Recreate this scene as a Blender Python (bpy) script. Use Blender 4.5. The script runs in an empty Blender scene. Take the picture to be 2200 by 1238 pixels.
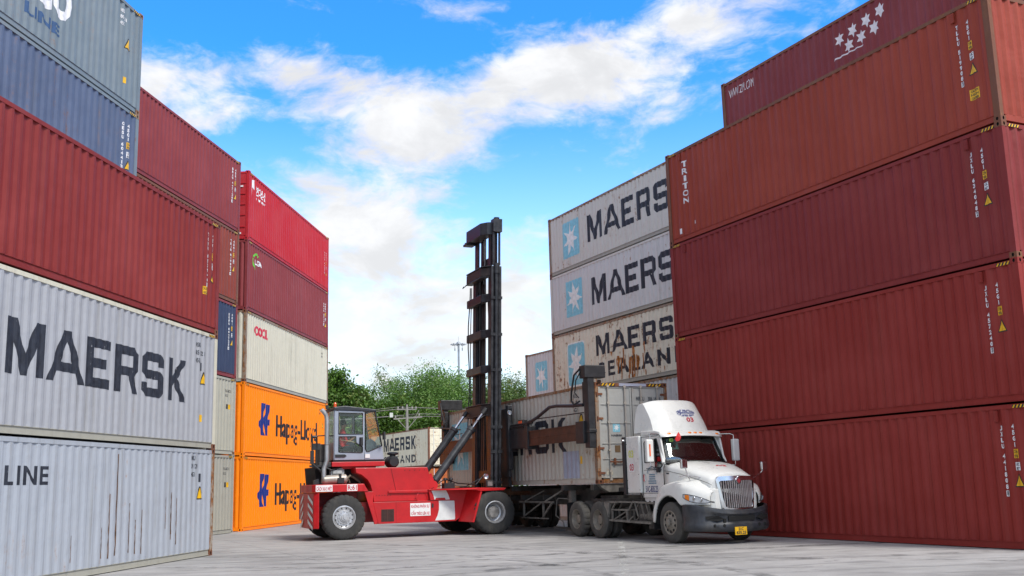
import bpy, bmesh, math, random
from mathutils import Vector, Matrix
import numpy as np
R = math.radians
random.seed(7)
SC = bpy.context.scene
COL = SC.collection

# ------------------------------------------------------------------ camera, sky, sun, exposure
F, PITCH, ROLL, CAMH = 2232.8, 0.184, -0.026, 1.542
cd = bpy.data.cameras.new('camera'); cam = bpy.data.objects.new('camera', cd); COL.objects.link(cam)
cd.sensor_width = 36; cd.lens = 36*F/2200; cd.shift_y = 5.1/2200; cd.clip_start = .1; cd.clip_end = 6000
_u = Vector((0, -math.sin(PITCH), math.cos(PITCH))); _x = Vector((1, 0, 0)); _f = Vector((0, math.cos(PITCH), math.sin(PITCH)))
_r = _x*math.cos(ROLL)+_u*math.sin(ROLL); _up = -_x*math.sin(ROLL)+_u*math.cos(ROLL)
mw = Matrix((_r, _up, -_f)).transposed().to_4x4(); mw.translation = (0, 0, CAMH); cam.matrix_world = mw
SC.camera = cam
SC.view_settings.view_transform = 'Standard'; SC.view_settings.look = 'None'
SC.view_settings.exposure = 0.86; SC.view_settings.gamma = 1

SUN_EL, SUN_AZ = R(50), R(137)      # azimuth measured clockwise from +Y (sun is behind and to the right of the camera)
sd = bpy.data.lights.new('sun', 'SUN'); sd.energy = 2.1; sd.angle = R(14); sd.color = (1, .96, .9)
so = bpy.data.objects.new('sun', sd); COL.objects.link(so)
sdir = Vector((math.sin(SUN_AZ)*math.cos(SUN_EL), math.cos(SUN_AZ)*math.cos(SUN_EL), math.sin(SUN_EL)))
so.rotation_euler = sdir.to_track_quat('Z', 'Y').to_euler(); so.location = (20, -30, 60)

def lin(c):
    return tuple(((v/255)/12.92 if v/255 <= .04045 else ((v/255+.055)/1.055)**2.4) for v in c)

class NT:
    def __init__(s, tree): s.t = tree; s.n = tree.nodes; s.l = tree.links
    def node(s, typ, **kw):
        n = s.n.new(typ)
        for k, v in kw.items(): setattr(n, k, v)
        return n
    def set(s, sock, v):
        if isinstance(v, bpy.types.NodeSocket): s.l.new(v, sock)
        elif isinstance(v, (tuple, list)) and len(v) == 3 and sock.type == 'RGBA': sock.default_value = (*v, 1)
        else: sock.default_value = v
    def math(s, op, a, b=0.0, c=0.0, clamp=False):
        n = s.node('ShaderNodeMath', operation=op, use_clamp=clamp)
        s.set(n.inputs[0], a); s.set(n.inputs[1], b); s.set(n.inputs[2], c); return n.outputs[0]
    def mix(s, f, a, b, bt='MIX'):
        n = s.node('ShaderNodeMix', data_type='RGBA', blend_type=bt)
        s.set(n.inputs[0], f); s.set(n.inputs[6], a); s.set(n.inputs[7], b); return n.outputs[2]
    def noise(s, vec, scale, detail=4, rough=.5, dist=0.0, dim='3D'):
        n = s.node('ShaderNodeTexNoise', noise_dimensions=dim)
        s.set(n.inputs['Vector'], vec); n.inputs['Scale'].default_value = scale; n.inputs['Detail'].default_value = detail
        n.inputs['Roughness'].default_value = rough; n.inputs['Distortion'].default_value = dist
        return n.outputs[0]
    def mapping(s, vec, scale=(1, 1, 1), loc=(0, 0, 0)):
        n = s.node('ShaderNodeMapping'); s.set(n.inputs[0], vec); n.inputs['Scale'].default_value = scale; n.inputs['Location'].default_value = loc
        return n.outputs[0]
    def ramp(s, f, lo, hi, a=0.0, b=1.0):
        n = s.node('ShaderNodeMapRange'); n.interpolation_type = 'SMOOTHSTEP'
        s.set(n.inputs[0], f); s.set(n.inputs[1], lo); s.set(n.inputs[2], hi); s.set(n.inputs[3], a); s.set(n.inputs[4], b)
        return n.outputs[0]

# world: Nishita sky with procedural cloud bands
w = bpy.data.worlds.new('World'); SC.world = w; w.use_nodes = True
k = NT(w.node_tree); k.n.clear()
out = k.node('ShaderNodeOutputWorld'); bg = k.node('ShaderNodeBackground'); k.l.new(bg.outputs[0], out.inputs[0])
sky = k.node('ShaderNodeTexSky', sky_type='NISHITA'); sky.sun_disc = False; sky.sun_elevation = SUN_EL; sky.sun_rotation = SUN_AZ
sky.air_density = 1.0; sky.dust_density = .6; sky.ozone_density = 2.0
tc = k.node('ShaderNodeTexCoord'); sep = k.node('ShaderNodeSeparateXYZ'); k.l.new(tc.outputs['Generated'], sep.inputs[0])
X_, Y_, Z_ = sep.outputs
az = k.math('ARCTAN2', X_, Y_); el = k.math('ARCSINE', Z_)
cv = k.node('ShaderNodeCombineXYZ'); k.set(cv.inputs[0], az); k.set(cv.inputs[1], k.math('MULTIPLY', el, 1.9)); k.set(cv.inputs[2], 3.7)
wn = k.node('ShaderNodeTexNoise'); k.set(wn.inputs['Vector'], cv.outputs[0]); wn.inputs['Scale'].default_value = 7; wn.inputs['Detail'].default_value = 3
vm = k.node('ShaderNodeVectorMath', operation='MULTIPLY_ADD'); k.l.new(wn.outputs['Color'], vm.inputs[0]); vm.inputs[1].default_value = (.09, .09, .09); k.l.new(cv.outputs[0], vm.inputs[2])
n1 = k.noise(vm.outputs[0], 8.5, 12, .58)
n2 = k.noise(vm.outputs[0], 30, 9, .62)
base = k.math('MULTIPLY_ADD', n2, .45, k.math('MULTIPLY', n1, .9))      # roughly 0.35 .. 1.0, mean .67
def pix_dir(u, v):
    a = (u-1100)/F; b = -(v-624.1)/F
    d = _f+_r*a+_up*b; d.normalize(); return math.atan2(d.x, d.y), math.asin(d.z)
CLOUDS = [  # u, v, ru, rv, weight  (where the photographed cloud banks stand in the sky)
 (1180, 150, 105, 75, .95), (1265, 120, 75, 60, .45), (1030, 215, 170, 50, .48), (820, 205, 230, 48, .36), (560, 175, 250, 62, .38), (400, 240, 170, 60, .25), (900, 262, 170, 34, .36), (700, 130, 120, 30, .2), (1330, 190, 110, 40, .40),
 (960, 330, 100, 35, .42), (830, 320, 80, 25, .3), (955, 415, 42, 16, .40), (770, 450, 160, 50, .45), (900, 500, 120, 60, .30), (800, 470, 60, 20, .2), (740, 560, 150, 60, .42), (900, 610, 150, 60, .42), (780, 690, 220, 70, .46), (850, 500, 90, 26, .35), (1130, 610, 90, 40, .25), (1110, 700, 120, 40, .3), (960, 540, 60, 20, .2), (720, 390, 60, 22, .35),
 (1500, 40, 110, 60, .75), (1640, 60, 100, 50, .42), (1445, 255, 40, 18, .45), (1525, 243, 28, 14, .4), (640, 370, 90, 30, .25), (1180, 790, 400, 50, .15), (800, 790, 420, 70, .2), (980, 20, 60, 20, .15),
 (960, 85, 300, 40, -.42), (620, 60, 120, 30, .15), (1200, 20, 140, 45, -.4), (400, 60, 140, 45, -.35), (1330, 330, 180, 80, -.35), (560, 320, 170, 45, -.25), (1100, 400, 170, 60, -.25), (1740, 15, 60, 40, -.3), (1100, 290, 80, 20, -.2)]
acc = None
for (u, v, ru, rv, wt) in CLOUDS:
    ca, ce = pix_dir(u, v); ra, re_ = ru/F*1.05, rv/F*1.05
    dx = k.math('MULTIPLY', k.math('SUBTRACT', az, ca), 1/ra); dy = k.math('MULTIPLY', k.math('SUBTRACT', el, ce), 1/re_)
    g = k.math('ADD', k.math('MULTIPLY', dx, dx), k.math('MULTIPLY', dy, dy))
    g = k.math('MULTIPLY', k.math('POWER', 2.718, k.math('MULTIPLY', g, -.7)), wt)
    acc = g if acc is None else k.math('ADD', acc, g)
front = k.ramp(Y_, .2, .75)                                            # elsewhere in the sky plain broken cloud
bias = k.math('ADD', k.math('MULTIPLY', acc, front), k.math('MULTIPLY', k.math('SUBTRACT', 1.0, front), .48))
dens = k.math('ADD', k.math('MULTIPLY_ADD', k.math('SUBTRACT', base, .68), 2.9, .66), bias)
mask = k.math('MULTIPLY', k.ramp(dens, .56, 1.50), .97)
hor = k.ramp(el, -.02, .24, 1.0, 0.0)
tint = k.mix(k.ramp(el, .10, .42), (1.5, 1.55, 1.6), (.22, .88, 1.62))
skyc = k.mix(1.0, sky.outputs[0], tint, 'MULTIPLY')
skyc = k.mix(k.ramp(el, .45, .75), skyc, k.mix(.45, sky.outputs[0], (4.2, 4.0, 3.6)))
shade = k.ramp(k.noise(vm.outputs[0], 11, 6, .6), .35, .7, 3.75, 4.75)
cc = k.node('ShaderNodeCombineColor'); k.set(cc.inputs[0], k.math('MULTIPLY', shade, 1.0)); k.set(cc.inputs[1], k.math('MULTIPLY', shade, 1.0)); k.set(cc.inputs[2], shade)
skyc = k.mix(k.math('MULTIPLY', hor, .78), skyc, (3.1, 3.75, 4.15))
fin = k.mix(mask, skyc, cc.outputs[0])
k.l.new(fin, bg.inputs[0]); bg.inputs[1].default_value = .122

# ------------------------------------------------------------------ materials
MATS = {}
def new_mat(name):
    m = bpy.data.materials.new(name); m.use_nodes = True
    t = NT(m.node_tree); b = t.n['Principled BSDF']; return m, t, b
def simple(name, color, rough=.5, metal=0.0, var=.12, scale=6.0, dirt=0.0, bump=0.0, dirtcol=(.10, .085, .07)):
    """plain surface with uneven tone and grime patches"""
    if name in MATS: return MATS[name]
    m, t, b = new_mat(name); tcx = t.node('ShaderNodeTexCoord').outputs['Object']
    nz = t.noise(tcx, scale, 6, .6)
    col = t.mix(t.math('MULTIPLY', t.ramp(nz, .3, .7), 1.0), tuple(c*(1-var) for c in color), tuple(min(1, c*(1+var)) for c in color))
    if dirt:
        d = t.noise(t.mapping(tcx, (1, 1, .45)), scale*.7, 8, .65)
        col = t.mix(t.math('MULTIPLY', t.ramp(d, .62-.3*dirt, .8), min(1, dirt*1.3)), col, dirtcol)
    t.set(b.inputs['Base Color'], col); b.inputs['Metallic'].default_value = metal
    t.set(b.inputs['Roughness'], t.ramp(nz, .2, .8, max(.05, rough-.1), min(1, rough+.12)))
    if bump:
        bn = t.node('ShaderNodeBump'); bn.inputs['Strength'].default_value = bump; bn.inputs['Distance'].default_value = .01
        t.set(bn.inputs['Height'], t.noise(tcx, scale*6, 4, .6)); t.l.new(bn.outputs[0], b.inputs['Normal'])
    MATS[name] = m; return m
RUST1, RUST2 = (.33, .125, .03), (.12, .048, .018)
def paint(name, color, rust=.2, fade=.25, dirt=.25, seed=0.0, rough=.5):
    """weathered container paint: faded patches, run-down streaks, rust spots and dirt"""
    if name in MATS: return MATS[name]
    m, t, b = new_mat(name); tcx = t.node('ShaderNodeTexCoord').outputs['Object']
    oi = t.node('ShaderNodeObjectInfo').outputs['Random']
    off = t.node('ShaderNodeVectorMath', operation='ADD'); t.l.new(tcx, off.inputs[0])
    cx = t.node('ShaderNodeCombineXYZ'); t.set(cx.inputs[0], t.math('MULTIPLY', oi, 40)); t.set(cx.inputs[1], seed); t.l.new(cx.outputs[0], off.inputs[1]); v = off.outputs[0]
    big = t.noise(v, .55, 5, .6); streak = t.noise(t.mapping(v, (7, 7, .35)), 1.0, 7, .62); fine = t.noise(t.mapping(v, (30, 30, 3)), 1.0, 4, .6)
    lightc = tuple(min(1, c*1.30+.018) for c in color) if max(color) < .36 and min(color) < .09 else tuple(min(1, c*.80+.20*.5) for c in color)
    col = t.mix(t.math('MULTIPLY', t.ramp(big, .38, .72), fade), color, lightc)
    col = t.mix(t.math('MULTIPLY', t.ramp(streak, .45, .75), fade*.8), col, lightc)
    col = t.mix(t.math('MULTIPLY', t.ramp(fine, .5, .8), .18), col, tuple(c*.6 for c in color))
    col = t.mix(t.math('MULTIPLY', t.ramp(t.noise(t.mapping(v, (5, 5, .22), (9, 3, 1)), 1.0, 8, .66), .50, .82), dirt), col, (.13, .115, .09))
    if rust > 0:
        spots = t.noise(v, 5.0, 9, .7); run = t.noise(t.mapping(v, (9, 9, .55), (4, 0, 2)), 1.0, 6, .65); zone = t.noise(v, .9, 3, .5)
        amt = t.math('ADD', t.math('MULTIPLY', spots, .50), t.math('ADD', t.math('MULTIPLY', run, .40), t.math('MULTIPLY', zone, .28)))
        th = .80-.26*rust
        mk = t.ramp(amt, th, th+.07)
        rc = t.mix(t.ramp(t.noise(v, 14, 5, .6), .35, .65), RUST1, RUST2)
        halo = t.ramp(amt, th-.07, th+.05)
        col = t.mix(t.math('MULTIPLY', halo, .45), col, tuple(.5*a+.5*b2 for a, b2 in zip(color, (.35, .17, .06))))
        col = t.mix(t.math('MULTIPLY', mk, .92), col, rc)
    t.set(b.inputs['Base Color'], col)
    t.set(b.inputs['Roughness'], t.ramp(streak, .3, .7, rough-.02, rough+.25)); b.inputs['Specular IOR Level'].default_value = .28
    bn = t.node('ShaderNodeBump'); bn.inputs['Strength'].default_value = .7; bn.inputs['Distance'].default_value = .05
    t.set(bn.inputs['Height'], t.noise(v, 1.7, 3, .5)); t.l.new(bn.outputs[0], b.inputs['Normal'])
    MATS[name] = m; return m
def glass(name, tint, alpha, fk=.9):
    m, t, b = new_mat(name); t.n.remove(b); o = t.n['Material Output']
    tr = t.node('ShaderNodeBsdfTransparent'); tr.inputs[0].default_value = (*tint, 1)
    gl = t.node('ShaderNodeBsdfGlossy'); gl.inputs['Roughness'].default_value = .03; gl.inputs[0].default_value = (.9, .95, .95, 1)
    fr = t.node('ShaderNodeFresnel'); fr.inputs[0].default_value = 1.5
    f = t.math('MULTIPLY_ADD', fr.outputs[0], fk, alpha, clamp=True)
    mx = t.node('ShaderNodeMixShader'); t.set(mx.inputs[0], f); t.l.new(tr.outputs[0], mx.inputs[1]); t.l.new(gl.outputs[0], mx.inputs[2]); t.l.new(mx.outputs[0], o.inputs[0])
    return m

M_CAST = simple('casting_steel', (.11, .055, .035), .8, 0, .5, 9, .3)
M_HOLE = simple('hole_dark', (.006, .006, .006), .9)
M_BLK = simple('black_paint', (.016, .016, .018), .5, 0, .3, 5, .25, dirtcol=(.06, .045, .035))
M_LETB = simple('letter_black', (.018, .022, .034), .6, 0, .35, 9, .12, dirtcol=(.12, .12, .12))
def chip(m, amt):
    t = NT(m.node_tree); b = t.n['Principled BSDF']; o = t.n['Material Output']; tcx = t.node('ShaderNodeTexCoord').outputs['Object']
    a = t.math('ADD', t.math('MULTIPLY', t.noise(tcx, 7, 8, .75), .6), t.math('MULTIPLY', t.noise(t.mapping(tcx, (14, 14, 1.2)), 1.0, 5, .6), .4))
    tr = t.node('ShaderNodeBsdfTransparent'); mx_ = t.node('ShaderNodeMixShader'); t.set(mx_.inputs[0], t.math('MULTIPLY', t.ramp(a, .62-amt, .67-amt), .85)); t.l.new(b.outputs[0], mx_.inputs[1]); t.l.new(tr.outputs[0], mx_.inputs[2]); t.l.new(mx_.outputs[0], o.inputs[0])
chip(M_LETB, .035)
M_LETW = simple('letter_white', (.72, .72, .74), .6, 0, .12, 7, .1)
M_YEL = simple('sticker_yellow', (.75, .42, .01), .5, 0, .12, 7, .1)
M_ORGL = simple('amber_lens', (.85, .22, .01), .25)
M_CHROME = simple('chrome', (.62, .62, .64), .16, 1.0, .15, 5)
M_STEEL = simple('grey_steel', (.24, .23, .22), .5, .3, .3, 6, .4)
M_CHAS = simple('chassis_dirty', (.055, .05, .046), .75, 0, .4, 5, .5, dirtcol=(.13, .115, .095))
M_CHASL = simple('chassis_dusty', (.17, .155, .135), .8, 0, .35, 6, .4)
M_TYRE = simple('tyre_rubber', (.035, .034, .033), .85, 0, .3, 5, .55, .3, dirtcol=(.095, .085, .07))
M_TYRED = simple('tyre_dusty', (.075, .07, .063), .9, 0, .25, 4, .5, .3, dirtcol=(.14, .125, .10))
M_RIMS = simple('rim_silver', (.48, .48, .49), .38, .6, .15, 9, .3)
M_RIMD = simple('rim_dusty', (.26, .23, .19), .6, .3, .25, 8, .5)
M_RED = simple('handler_red', (.47, .006, .009), .42, 0, .12, 2.2, .16, dirtcol=(.14, .012, .012))
M_REDD = simple('handler_red_grimy', (.20, .008, .010), .6, 0, .3, 5, .5, dirtcol=(.05, .02, .02))
M_MAST = simple('mast_grease_black', (.026, .027, .031), .42, .2, .45, 5, .3, .2, dirtcol=(.040, .041, .044))
M_MASTR = simple('mast_brownish', (.045, .036, .033), .6, .1, .4, 6, .4, dirtcol=(.07, .042, .03))
M_BEAMR = simple('rusty_beam', (.085, .034, .020), .6, .2, .45, 3, .5, dirtcol=(.045, .028, .02))
M_CABG = simple('cab_grey_blue', (.30, .335, .40), .4, 0, .06, 3, .08)
M_CABD = simple('cab_roof_dark', (.025, .028, .036), .45, 0, .2, 5, .2)
M_RUB = simple('window_rubber', (.010, .010, .011), .6)
M_TRW = simple('truck_white', (.70, .70, .665), .30, 0, .05, 2.2, .30, dirtcol=(.50, .46, .38))
M_BUMP = simple('bumper_dark', (.024, .027, .034), .45, 0, .4, 3.5, .55, dirtcol=(.095, .09, .08))
M_PLAST = simple('plastic_black', (.02, .02, .022), .55)
M_SKIN = simple('skin', (.33, .17, .10), .6, 0, .05)
M_HAIR = simple('hair_black', (.012, .010, .009), .6)
M_SHIRT = simple('shirt_red', (.62, .035, .045), .8, 0, .12, 8)
M_TROUS = simple('trousers_dark', (.03, .033, .045), .85)
M_SEAT = simple('seat_cloth', (.035, .037, .042), .85)
G_CAB = glass('cab_glass', (.96, .99, .98), .01, .45)
G_TRK = glass('truck_glass', (.60, .70, .67), .17)
M_LAMP = simple('lamp_clear', (.55, .57, .6), .15, .5, .2, 12)

# ------------------------------------------------------------------ mesh helpers
class MB:
    def __init__(s): s.v = []; s.f = []; s.m = []
    def add(s, vs, fs, mi=0):
        o = len(s.v); s.v += [tuple(p) for p in vs]; s.f += [tuple(i+o for i in f) for f in fs]; s.m += [mi]*len(fs); return s
    def box(s, x0, x1, y0, y1, z0, z1, mi=0):
        return s.add([(x0, y0, z0), (x1, y0, z0), (x1, y1, z0), (x0, y1, z0), (x0, y0, z1), (x1, y0, z1), (x1, y1, z1), (x0, y1, z1)],
                     [(0, 3, 2, 1), (4, 5, 6, 7), (0, 1, 5, 4), (1, 2, 6, 5), (2, 3, 7, 6), (3, 0, 4, 7)], mi)
    def prism(s, poly, y0, y1, mi=0, axis='y'):
        """poly: list of 2D points; extruded along axis. y: (x,z), z: (x,y), x: (y,z)"""
        n = len(poly)
        def P(p, d):
            return (p[0], d, p[1]) if axis == 'y' else ((p[0], p[1], d) if axis == 'z' else (d, p[0], p[1]))
        vs = [P(p, y0) for p in poly]+[P(p, y1) for p in poly]
        fs = [tuple(range(n)), tuple(range(2*n-1, n-1, -1))]+[(i, i+n, (i+1) % n+n, (i+1) % n) for i in range(n)]
        return s.add(vs, fs, mi)
    def tube(s, pts, r, n=8, mi=0, cap=True):
        pts = [Vector(p) for p in pts]; rs = r if isinstance(r, (list, tuple)) else [r]*len(pts)
        rings = []; ref = None
        for i, p in enumerate(pts):
            d = (pts[min(i+1, len(pts)-1)]-pts[max(i-1, 0)]).normalized()
            if ref is None: ref = Vector((0, 0, 1)) if abs(d.z) < .9 else Vector((1, 0, 0))
            a = d.cross(ref).normalized(); b = a.cross(d).normalized(); ref = b
            rings.append([p+(a*math.cos(2*math.pi*j/n)+b*math.sin(2*math.pi*j/n))*rs[i] for j in range(n)])
        vs = [q for ring in rings for q in ring]
        fs = [(i*n+j, i*n+(j+1) % n, (i+1)*n+(j+1) % n, (i+1)*n+j) for i in range(len(pts)-1) for j in range(n)]
        if cap: fs += [tuple(range(n-1, -1, -1)), tuple(range((len(pts)-1)*n, len(pts)*n))]
        return s.add(vs, fs, mi)
    def bar(s, a, b, wy, wz, mi=0):
        """square bar between two points"""
        a = Vector(a); b = Vector(b); d = (b-a).normalized(); ref = Vector((0, 0, 1)) if abs(d.z) < .9 else Vector((0, 1, 0))
        u = d.cross(ref).normalized()*wy/2; v2 = u.cross(d).normalized()*wz/2
        vs = [p+i*u+j*v2 for p in (a, b) for i, j in ((-1, -1), (1, -1), (1, 1), (-1, 1))]
        return s.add(vs, [(3, 2, 1, 0), (4, 5, 6, 7), (0, 1, 5, 4), (1, 2, 6, 5), (2, 3, 7, 6), (3, 0, 4, 7)], mi)
    def grid(s, rows, mi=0, close=False):
        n = len(rows[0]); vs = [p for r_ in rows for p in r_]; fs = []
        for i in range(len(rows)-1):
            for j in range(n if close else n-1): fs.append((i*n+j, i*n+(j+1) % n, (i+1)*n+(j+1) % n, (i+1)*n+j))
        return s.add(vs, fs, mi)
    def lathe(s, prof, c, n=32, axis='y', sgn=1, mi=0, fn=None):
        """prof: (r, d) pairs, d along axis"""
        rows = []
        for i, (r_, d) in enumerate(prof):
            row = []
            for j in range(n):
                a = 2*math.pi*j/n; rr = fn(i, j, r_) if fn else r_
                if axis == 'y': row.append((c[0]+rr*math.cos(a), c[1]+sgn*d, c[2]+rr*math.sin(a)))
                elif axis == 'z': row.append((c[0]+rr*math.cos(a), c[1]+rr*math.sin(a), c[2]+d))
                else: row.append((c[0]+sgn*d, c[1]+rr*math.cos(a), c[2]+rr*math.sin(a)))
            rows.append(row)
        return s.grid(rows, mi, True)
    def build(s, name, mats, parent=None, bevel=0.0, smooth=False, xf=None, fixn=True, solid=0.0, sub=0):
        me = bpy.data.meshes.new(name); me.from_pydata(s.v, [], s.f); me.update()
        if not isinstance(mats, (list, tuple)): mats = [mats]
        for m in mats: me.materials.append(m)
        me.polygons.foreach_set('material_index', s.m)
        if fixn:
            bm = bmesh.new(); bm.from_mesh(me); bmesh.ops.recalc_face_normals(bm, faces=bm.faces); bm.to_mesh(me); bm.free()
        if smooth:
            for p in me.polygons: p.use_smooth = True
            try: me.set_sharp_from_angle(angle=R(38))
            except Exception: pass
        return link(name, me, parent, bevel, solid, sub)
def link(name, me, parent=None, bevel=0.0, solid=0.0, sub=0):
    o = bpy.data.objects.new(name, me); COL.objects.link(o)
    if parent: o.parent = parent
    if solid:
        md = o.modifiers.new('solid', 'SOLIDIFY'); md.thickness = solid; md.offset = -1
    if sub:
        md = o.modifiers.new('sub', 'SUBSURF'); md.levels = sub; md.render_levels = sub
    if bevel:
        md = o.modifiers.new('bevel', 'BEVEL'); md.width = bevel; md.segments = 2; md.limit_method = 'ANGLE'; md.angle_limit = R(40)
    return o
def tag(o, label=None, cat=None, group=None, kind=None):
    if label: o['label'] = label
    if cat: o['category'] = cat
    if group: o['group'] = group
    if kind: o['kind'] = kind
    return o
def thing(name, label, cat, loc=(0, 0, 0), rz=0.0, group=None):
    o = bpy.data.objects.new(name, None); COL.objects.link(o); o.location = loc; o.rotation_euler = (0, 0, rz); o.empty_display_size = .3
    return tag(o, label, cat, group)

# ------------------------------------------------------------------ flat shapes and lettering, draped on a wall profile
def shape_mesh(polys):
    cu = bpy.data.curves.new('outline', 'CURVE'); cu.dimensions = '2D'; cu.fill_mode = 'BOTH'
    for p in polys:
        sp = cu.splines.new('POLY'); sp.points.add(len(p)-1)
        for i, q in enumerate(p): sp.points[i].co = (q[0], q[1], 0, 1)
        sp.use_cyclic_u = True
    o = bpy.data.objects.new('outline', cu); COL.objects.link(o)
    me = bpy.data.meshes.new_from_object(o); bpy.data.objects.remove(o); bpy.data.curves.remove(cu); return me
_tcache = {}
def text_mesh(txt, bold=0.0, space=1.0):
    key = (txt, bold, space)
    if key in _tcache: return _tcache[key]
    if bold > 0 and 'M' in txt and len(txt) >= 1:      # the font's M closes up when emboldened: draw that letter here
        bar = text_mesh('|', 0)[0][:, 0].max(); V = []; Fc = []
        for i, c in enumerate(txt):
            if c == ' ': continue
            x = text_mesh(txt[:i]+'|', 0)[0][:, 0].max()-bar if i else 0.0
            if c == 'M':
                q = text_mesh('M', 0)[0]; mn, mx = q.min(0)-bold, q.max(0)+bold
                v, f = poly_vf([[(mn[0]+(mx[0]-mn[0])*a, mn[1]+(mx[1]-mn[1])*b) for a, b in [(0, 0), (0, 1), (.22, 1), (.5, .40), (.78, 1), (1, 1), (1, 0), (.82, 0), (.82, .70), (.56, .16), (.44, .16), (.18, .70), (.18, 0)]]])
            else: v, f = text_mesh(c, bold)
            o = sum(len(k_) for k_ in V); V.append(v+np.array([x, 0])); Fc += [tuple(j+o for j in q) for q in f]
        _tcache[key] = (np.concatenate(V), Fc); return _tcache[key]
    cu = bpy.data.curves.new('text', 'FONT'); cu.body = txt; cu.size = 1; cu.offset = bold; cu.resolution_u = 3; cu.align_x = 'LEFT'; cu.space_character = space
    o = bpy.data.objects.new('text', cu); COL.objects.link(o); bpy.context.view_layer.update()
    me = bpy.data.meshes.new_from_object(o); bpy.data.objects.remove(o)
    v = np.array([q.co[:2] for q in me.vertices]) if len(me.vertices) else np.zeros((1, 2))
    f = [tuple(p.vertices) for p in me.polygons]; _tcache[key] = (v, f); return _tcache[key]
GLY = {
 'M': (1.15, [[(0, 0), (0, 1), (.28, 1), (.57, .40), (.87, 1), (1.15, 1), (1.15, 0), (.92, 0), (.92, .56), (.64, 0), (.49, 0), (.23, .56), (.23, 0)]]),
 'A': (1.28, [[(0, 0), (.48, 1), (.76, 1), (1.28, 0), (1.05, 0), (.94, .20), (.33, .20), (.23, 0)], [(.42, .38), (.84, .38), (.63, .78)]]),
 'E': (.93, [[(0, 0), (0, 1), (.93, 1), (.93, .81), (.25, .81), (.25, .60), (.74, .60), (.74, .40), (.25, .40), (.25, .20), (.93, .20), (.93, 0)]]),
 'R': (.98, [[(0, 0), (0, 1), (.84, 1), (.98, .87), (.98, .50), (.87, .37), (.98, 0), (.74, 0), (.62, .37), (.25, .37), (.25, 0)], [(.25, .56), (.25, .81), (.74, .81), (.74, .56)]]),
 'S': (.99, [[(0, .13), (.14, 0), (.85, 0), (.99, .13), (.99, .47), (.85, .60), (.25, .60), (.25, .80), (.75, .80), (.75, .70), (.99, .70), (.99, .87), (.85, 1), (.14, 1), (0, .87), (0, .53), (.14, .40), (.75, .40), (.75, .20), (.25, .20), (.25, .31), (0, .31)]]),
 'K': (.94, [[(0, 0), (0, 1), (.20, 1), (.20, .58), (.64, 1), (.94, 1), (.46, .53), (.94, 0), (.66, 0), (.28, .42), (.20, .34), (.20, 0)]])}
GX = {'M': 0, 'A': 1.28, 'E': 2.62, 'R': 3.73, 'S': 4.93, 'K': 6.17}
def maersk_mesh():
    if 'mk' in _tcache: return _tcache['mk']
    polys = [[(GX[c]+x, y) for x, y in p] for c in 'MAERSK' for p in GLY[c][1]]
    me = shape_mesh(polys); v = np.array([q.co[:2] for q in me.vertices]); f = [tuple(p.vertices) for p in me.polygons]
    _tcache['mk'] = (v, f); return _tcache['mk']
def poly_vf(polys):
    me = shape_mesh(polys); return np.array([q.co[:2] for q in me.vertices]), [tuple(p.vertices) for p in me.polygons]
def fit(vf, x0, x1, z0, z1):
    v, f = vf; mn = v.min(0); mx = v.max(0); s_ = (mx-mn); s_[s_ < 1e-6] = 1
    return (v-mn)/s_*np.array([x1-x0, z1-z0])+np.array([x0, z0]), f
PITCHC = .2775
CORR = [.048]
def prof(x, p0=.16, pitch=PITCHC, o=.012):
    i = CORR[0]
    """corrugation depth below the outer line at position x"""
    u = ((x-p0) % pitch)/pitch
    if u < .25: return i
    if u < .5: return i+(o-i)*(u-.25)/.25
    if u < .75: return o
    return o+(i-o)*(u-.75)/.25
def drape(items, name, mat, parent, lift=.004, corr=True, L=12.192, p0=.16, end=False, H=2.896):
    """items: list of (verts2d, faces) in wall coordinates (x along the wall, z up)"""
    bm = bmesh.new()
    for v, f in items:
        vs = [bm.verts.new((float(a), 0, float(b))) for a, b in v]
        for q in f:
            try: bm.faces.new([vs[i] for i in q])
            except ValueError: pass
    if corr:
        xs = [q.co.x for q in bm.verts]; x0, x1 = min(xs), max(xs)
        kk = int((x0-p0)/PITCHC*4)-1
        while True:
            xb = p0+kk*PITCHC/4
            if xb > x1: break
            if xb > x0 and p0 < xb < L-p0:
                bmesh.ops.bisect_plane(bm, geom=list(bm.verts)+list(bm.edges)+list(bm.faces), plane_co=(xb, 0, 0), plane_no=(1, 0, 0), dist=1e-5)
            kk += 1
        for q in bm.verts: q.co.y = (prof(q.co.x, p0) if p0 < q.co.x < L-p0 else .004)-lift
    else:
        for q in bm.verts: q.co.y = -lift
    for f in bm.faces:
        f.normal_update()
        if f.normal.y > 0: f.normal_flip()
    me = bpy.data.meshes.new(name); bm.to_mesh(me); bm.free(); me.materials.append(mat)
    return link(name, me, parent)
def rect(x0, x1, z0, z1): return (np.array([(x0, z0), (x1, z0), (x1, z1), (x0, z1)]), [(0, 1, 2, 3)])
def star(cx, cz, rx, rz, n=7, inner=.42, rot=0.0):
    pts = []
    for i in range(2*n):
        a = math.pi/2+rot+math.pi*i/n; q = 1 if i % 2 == 0 else inner
        pts.append((cx+rx*q*math.cos(a), cz+rz*q*math.sin(a)))
    return poly_vf([pts])
def rrect(x0, x1, z0, z1, r=.12):
    pts = []
    for cx, cz, a0 in ((x1-r, z1-r, 0), (x0+r, z1-r, 90), (x0+r, z0+r, 180), (x1-r, z0+r, 270)):
        for i in range(5): a = R(a0+i*22.5); pts.append((cx+r*math.cos(a), cz+r*math.sin(a)))
    return poly_vf([pts])
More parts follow.
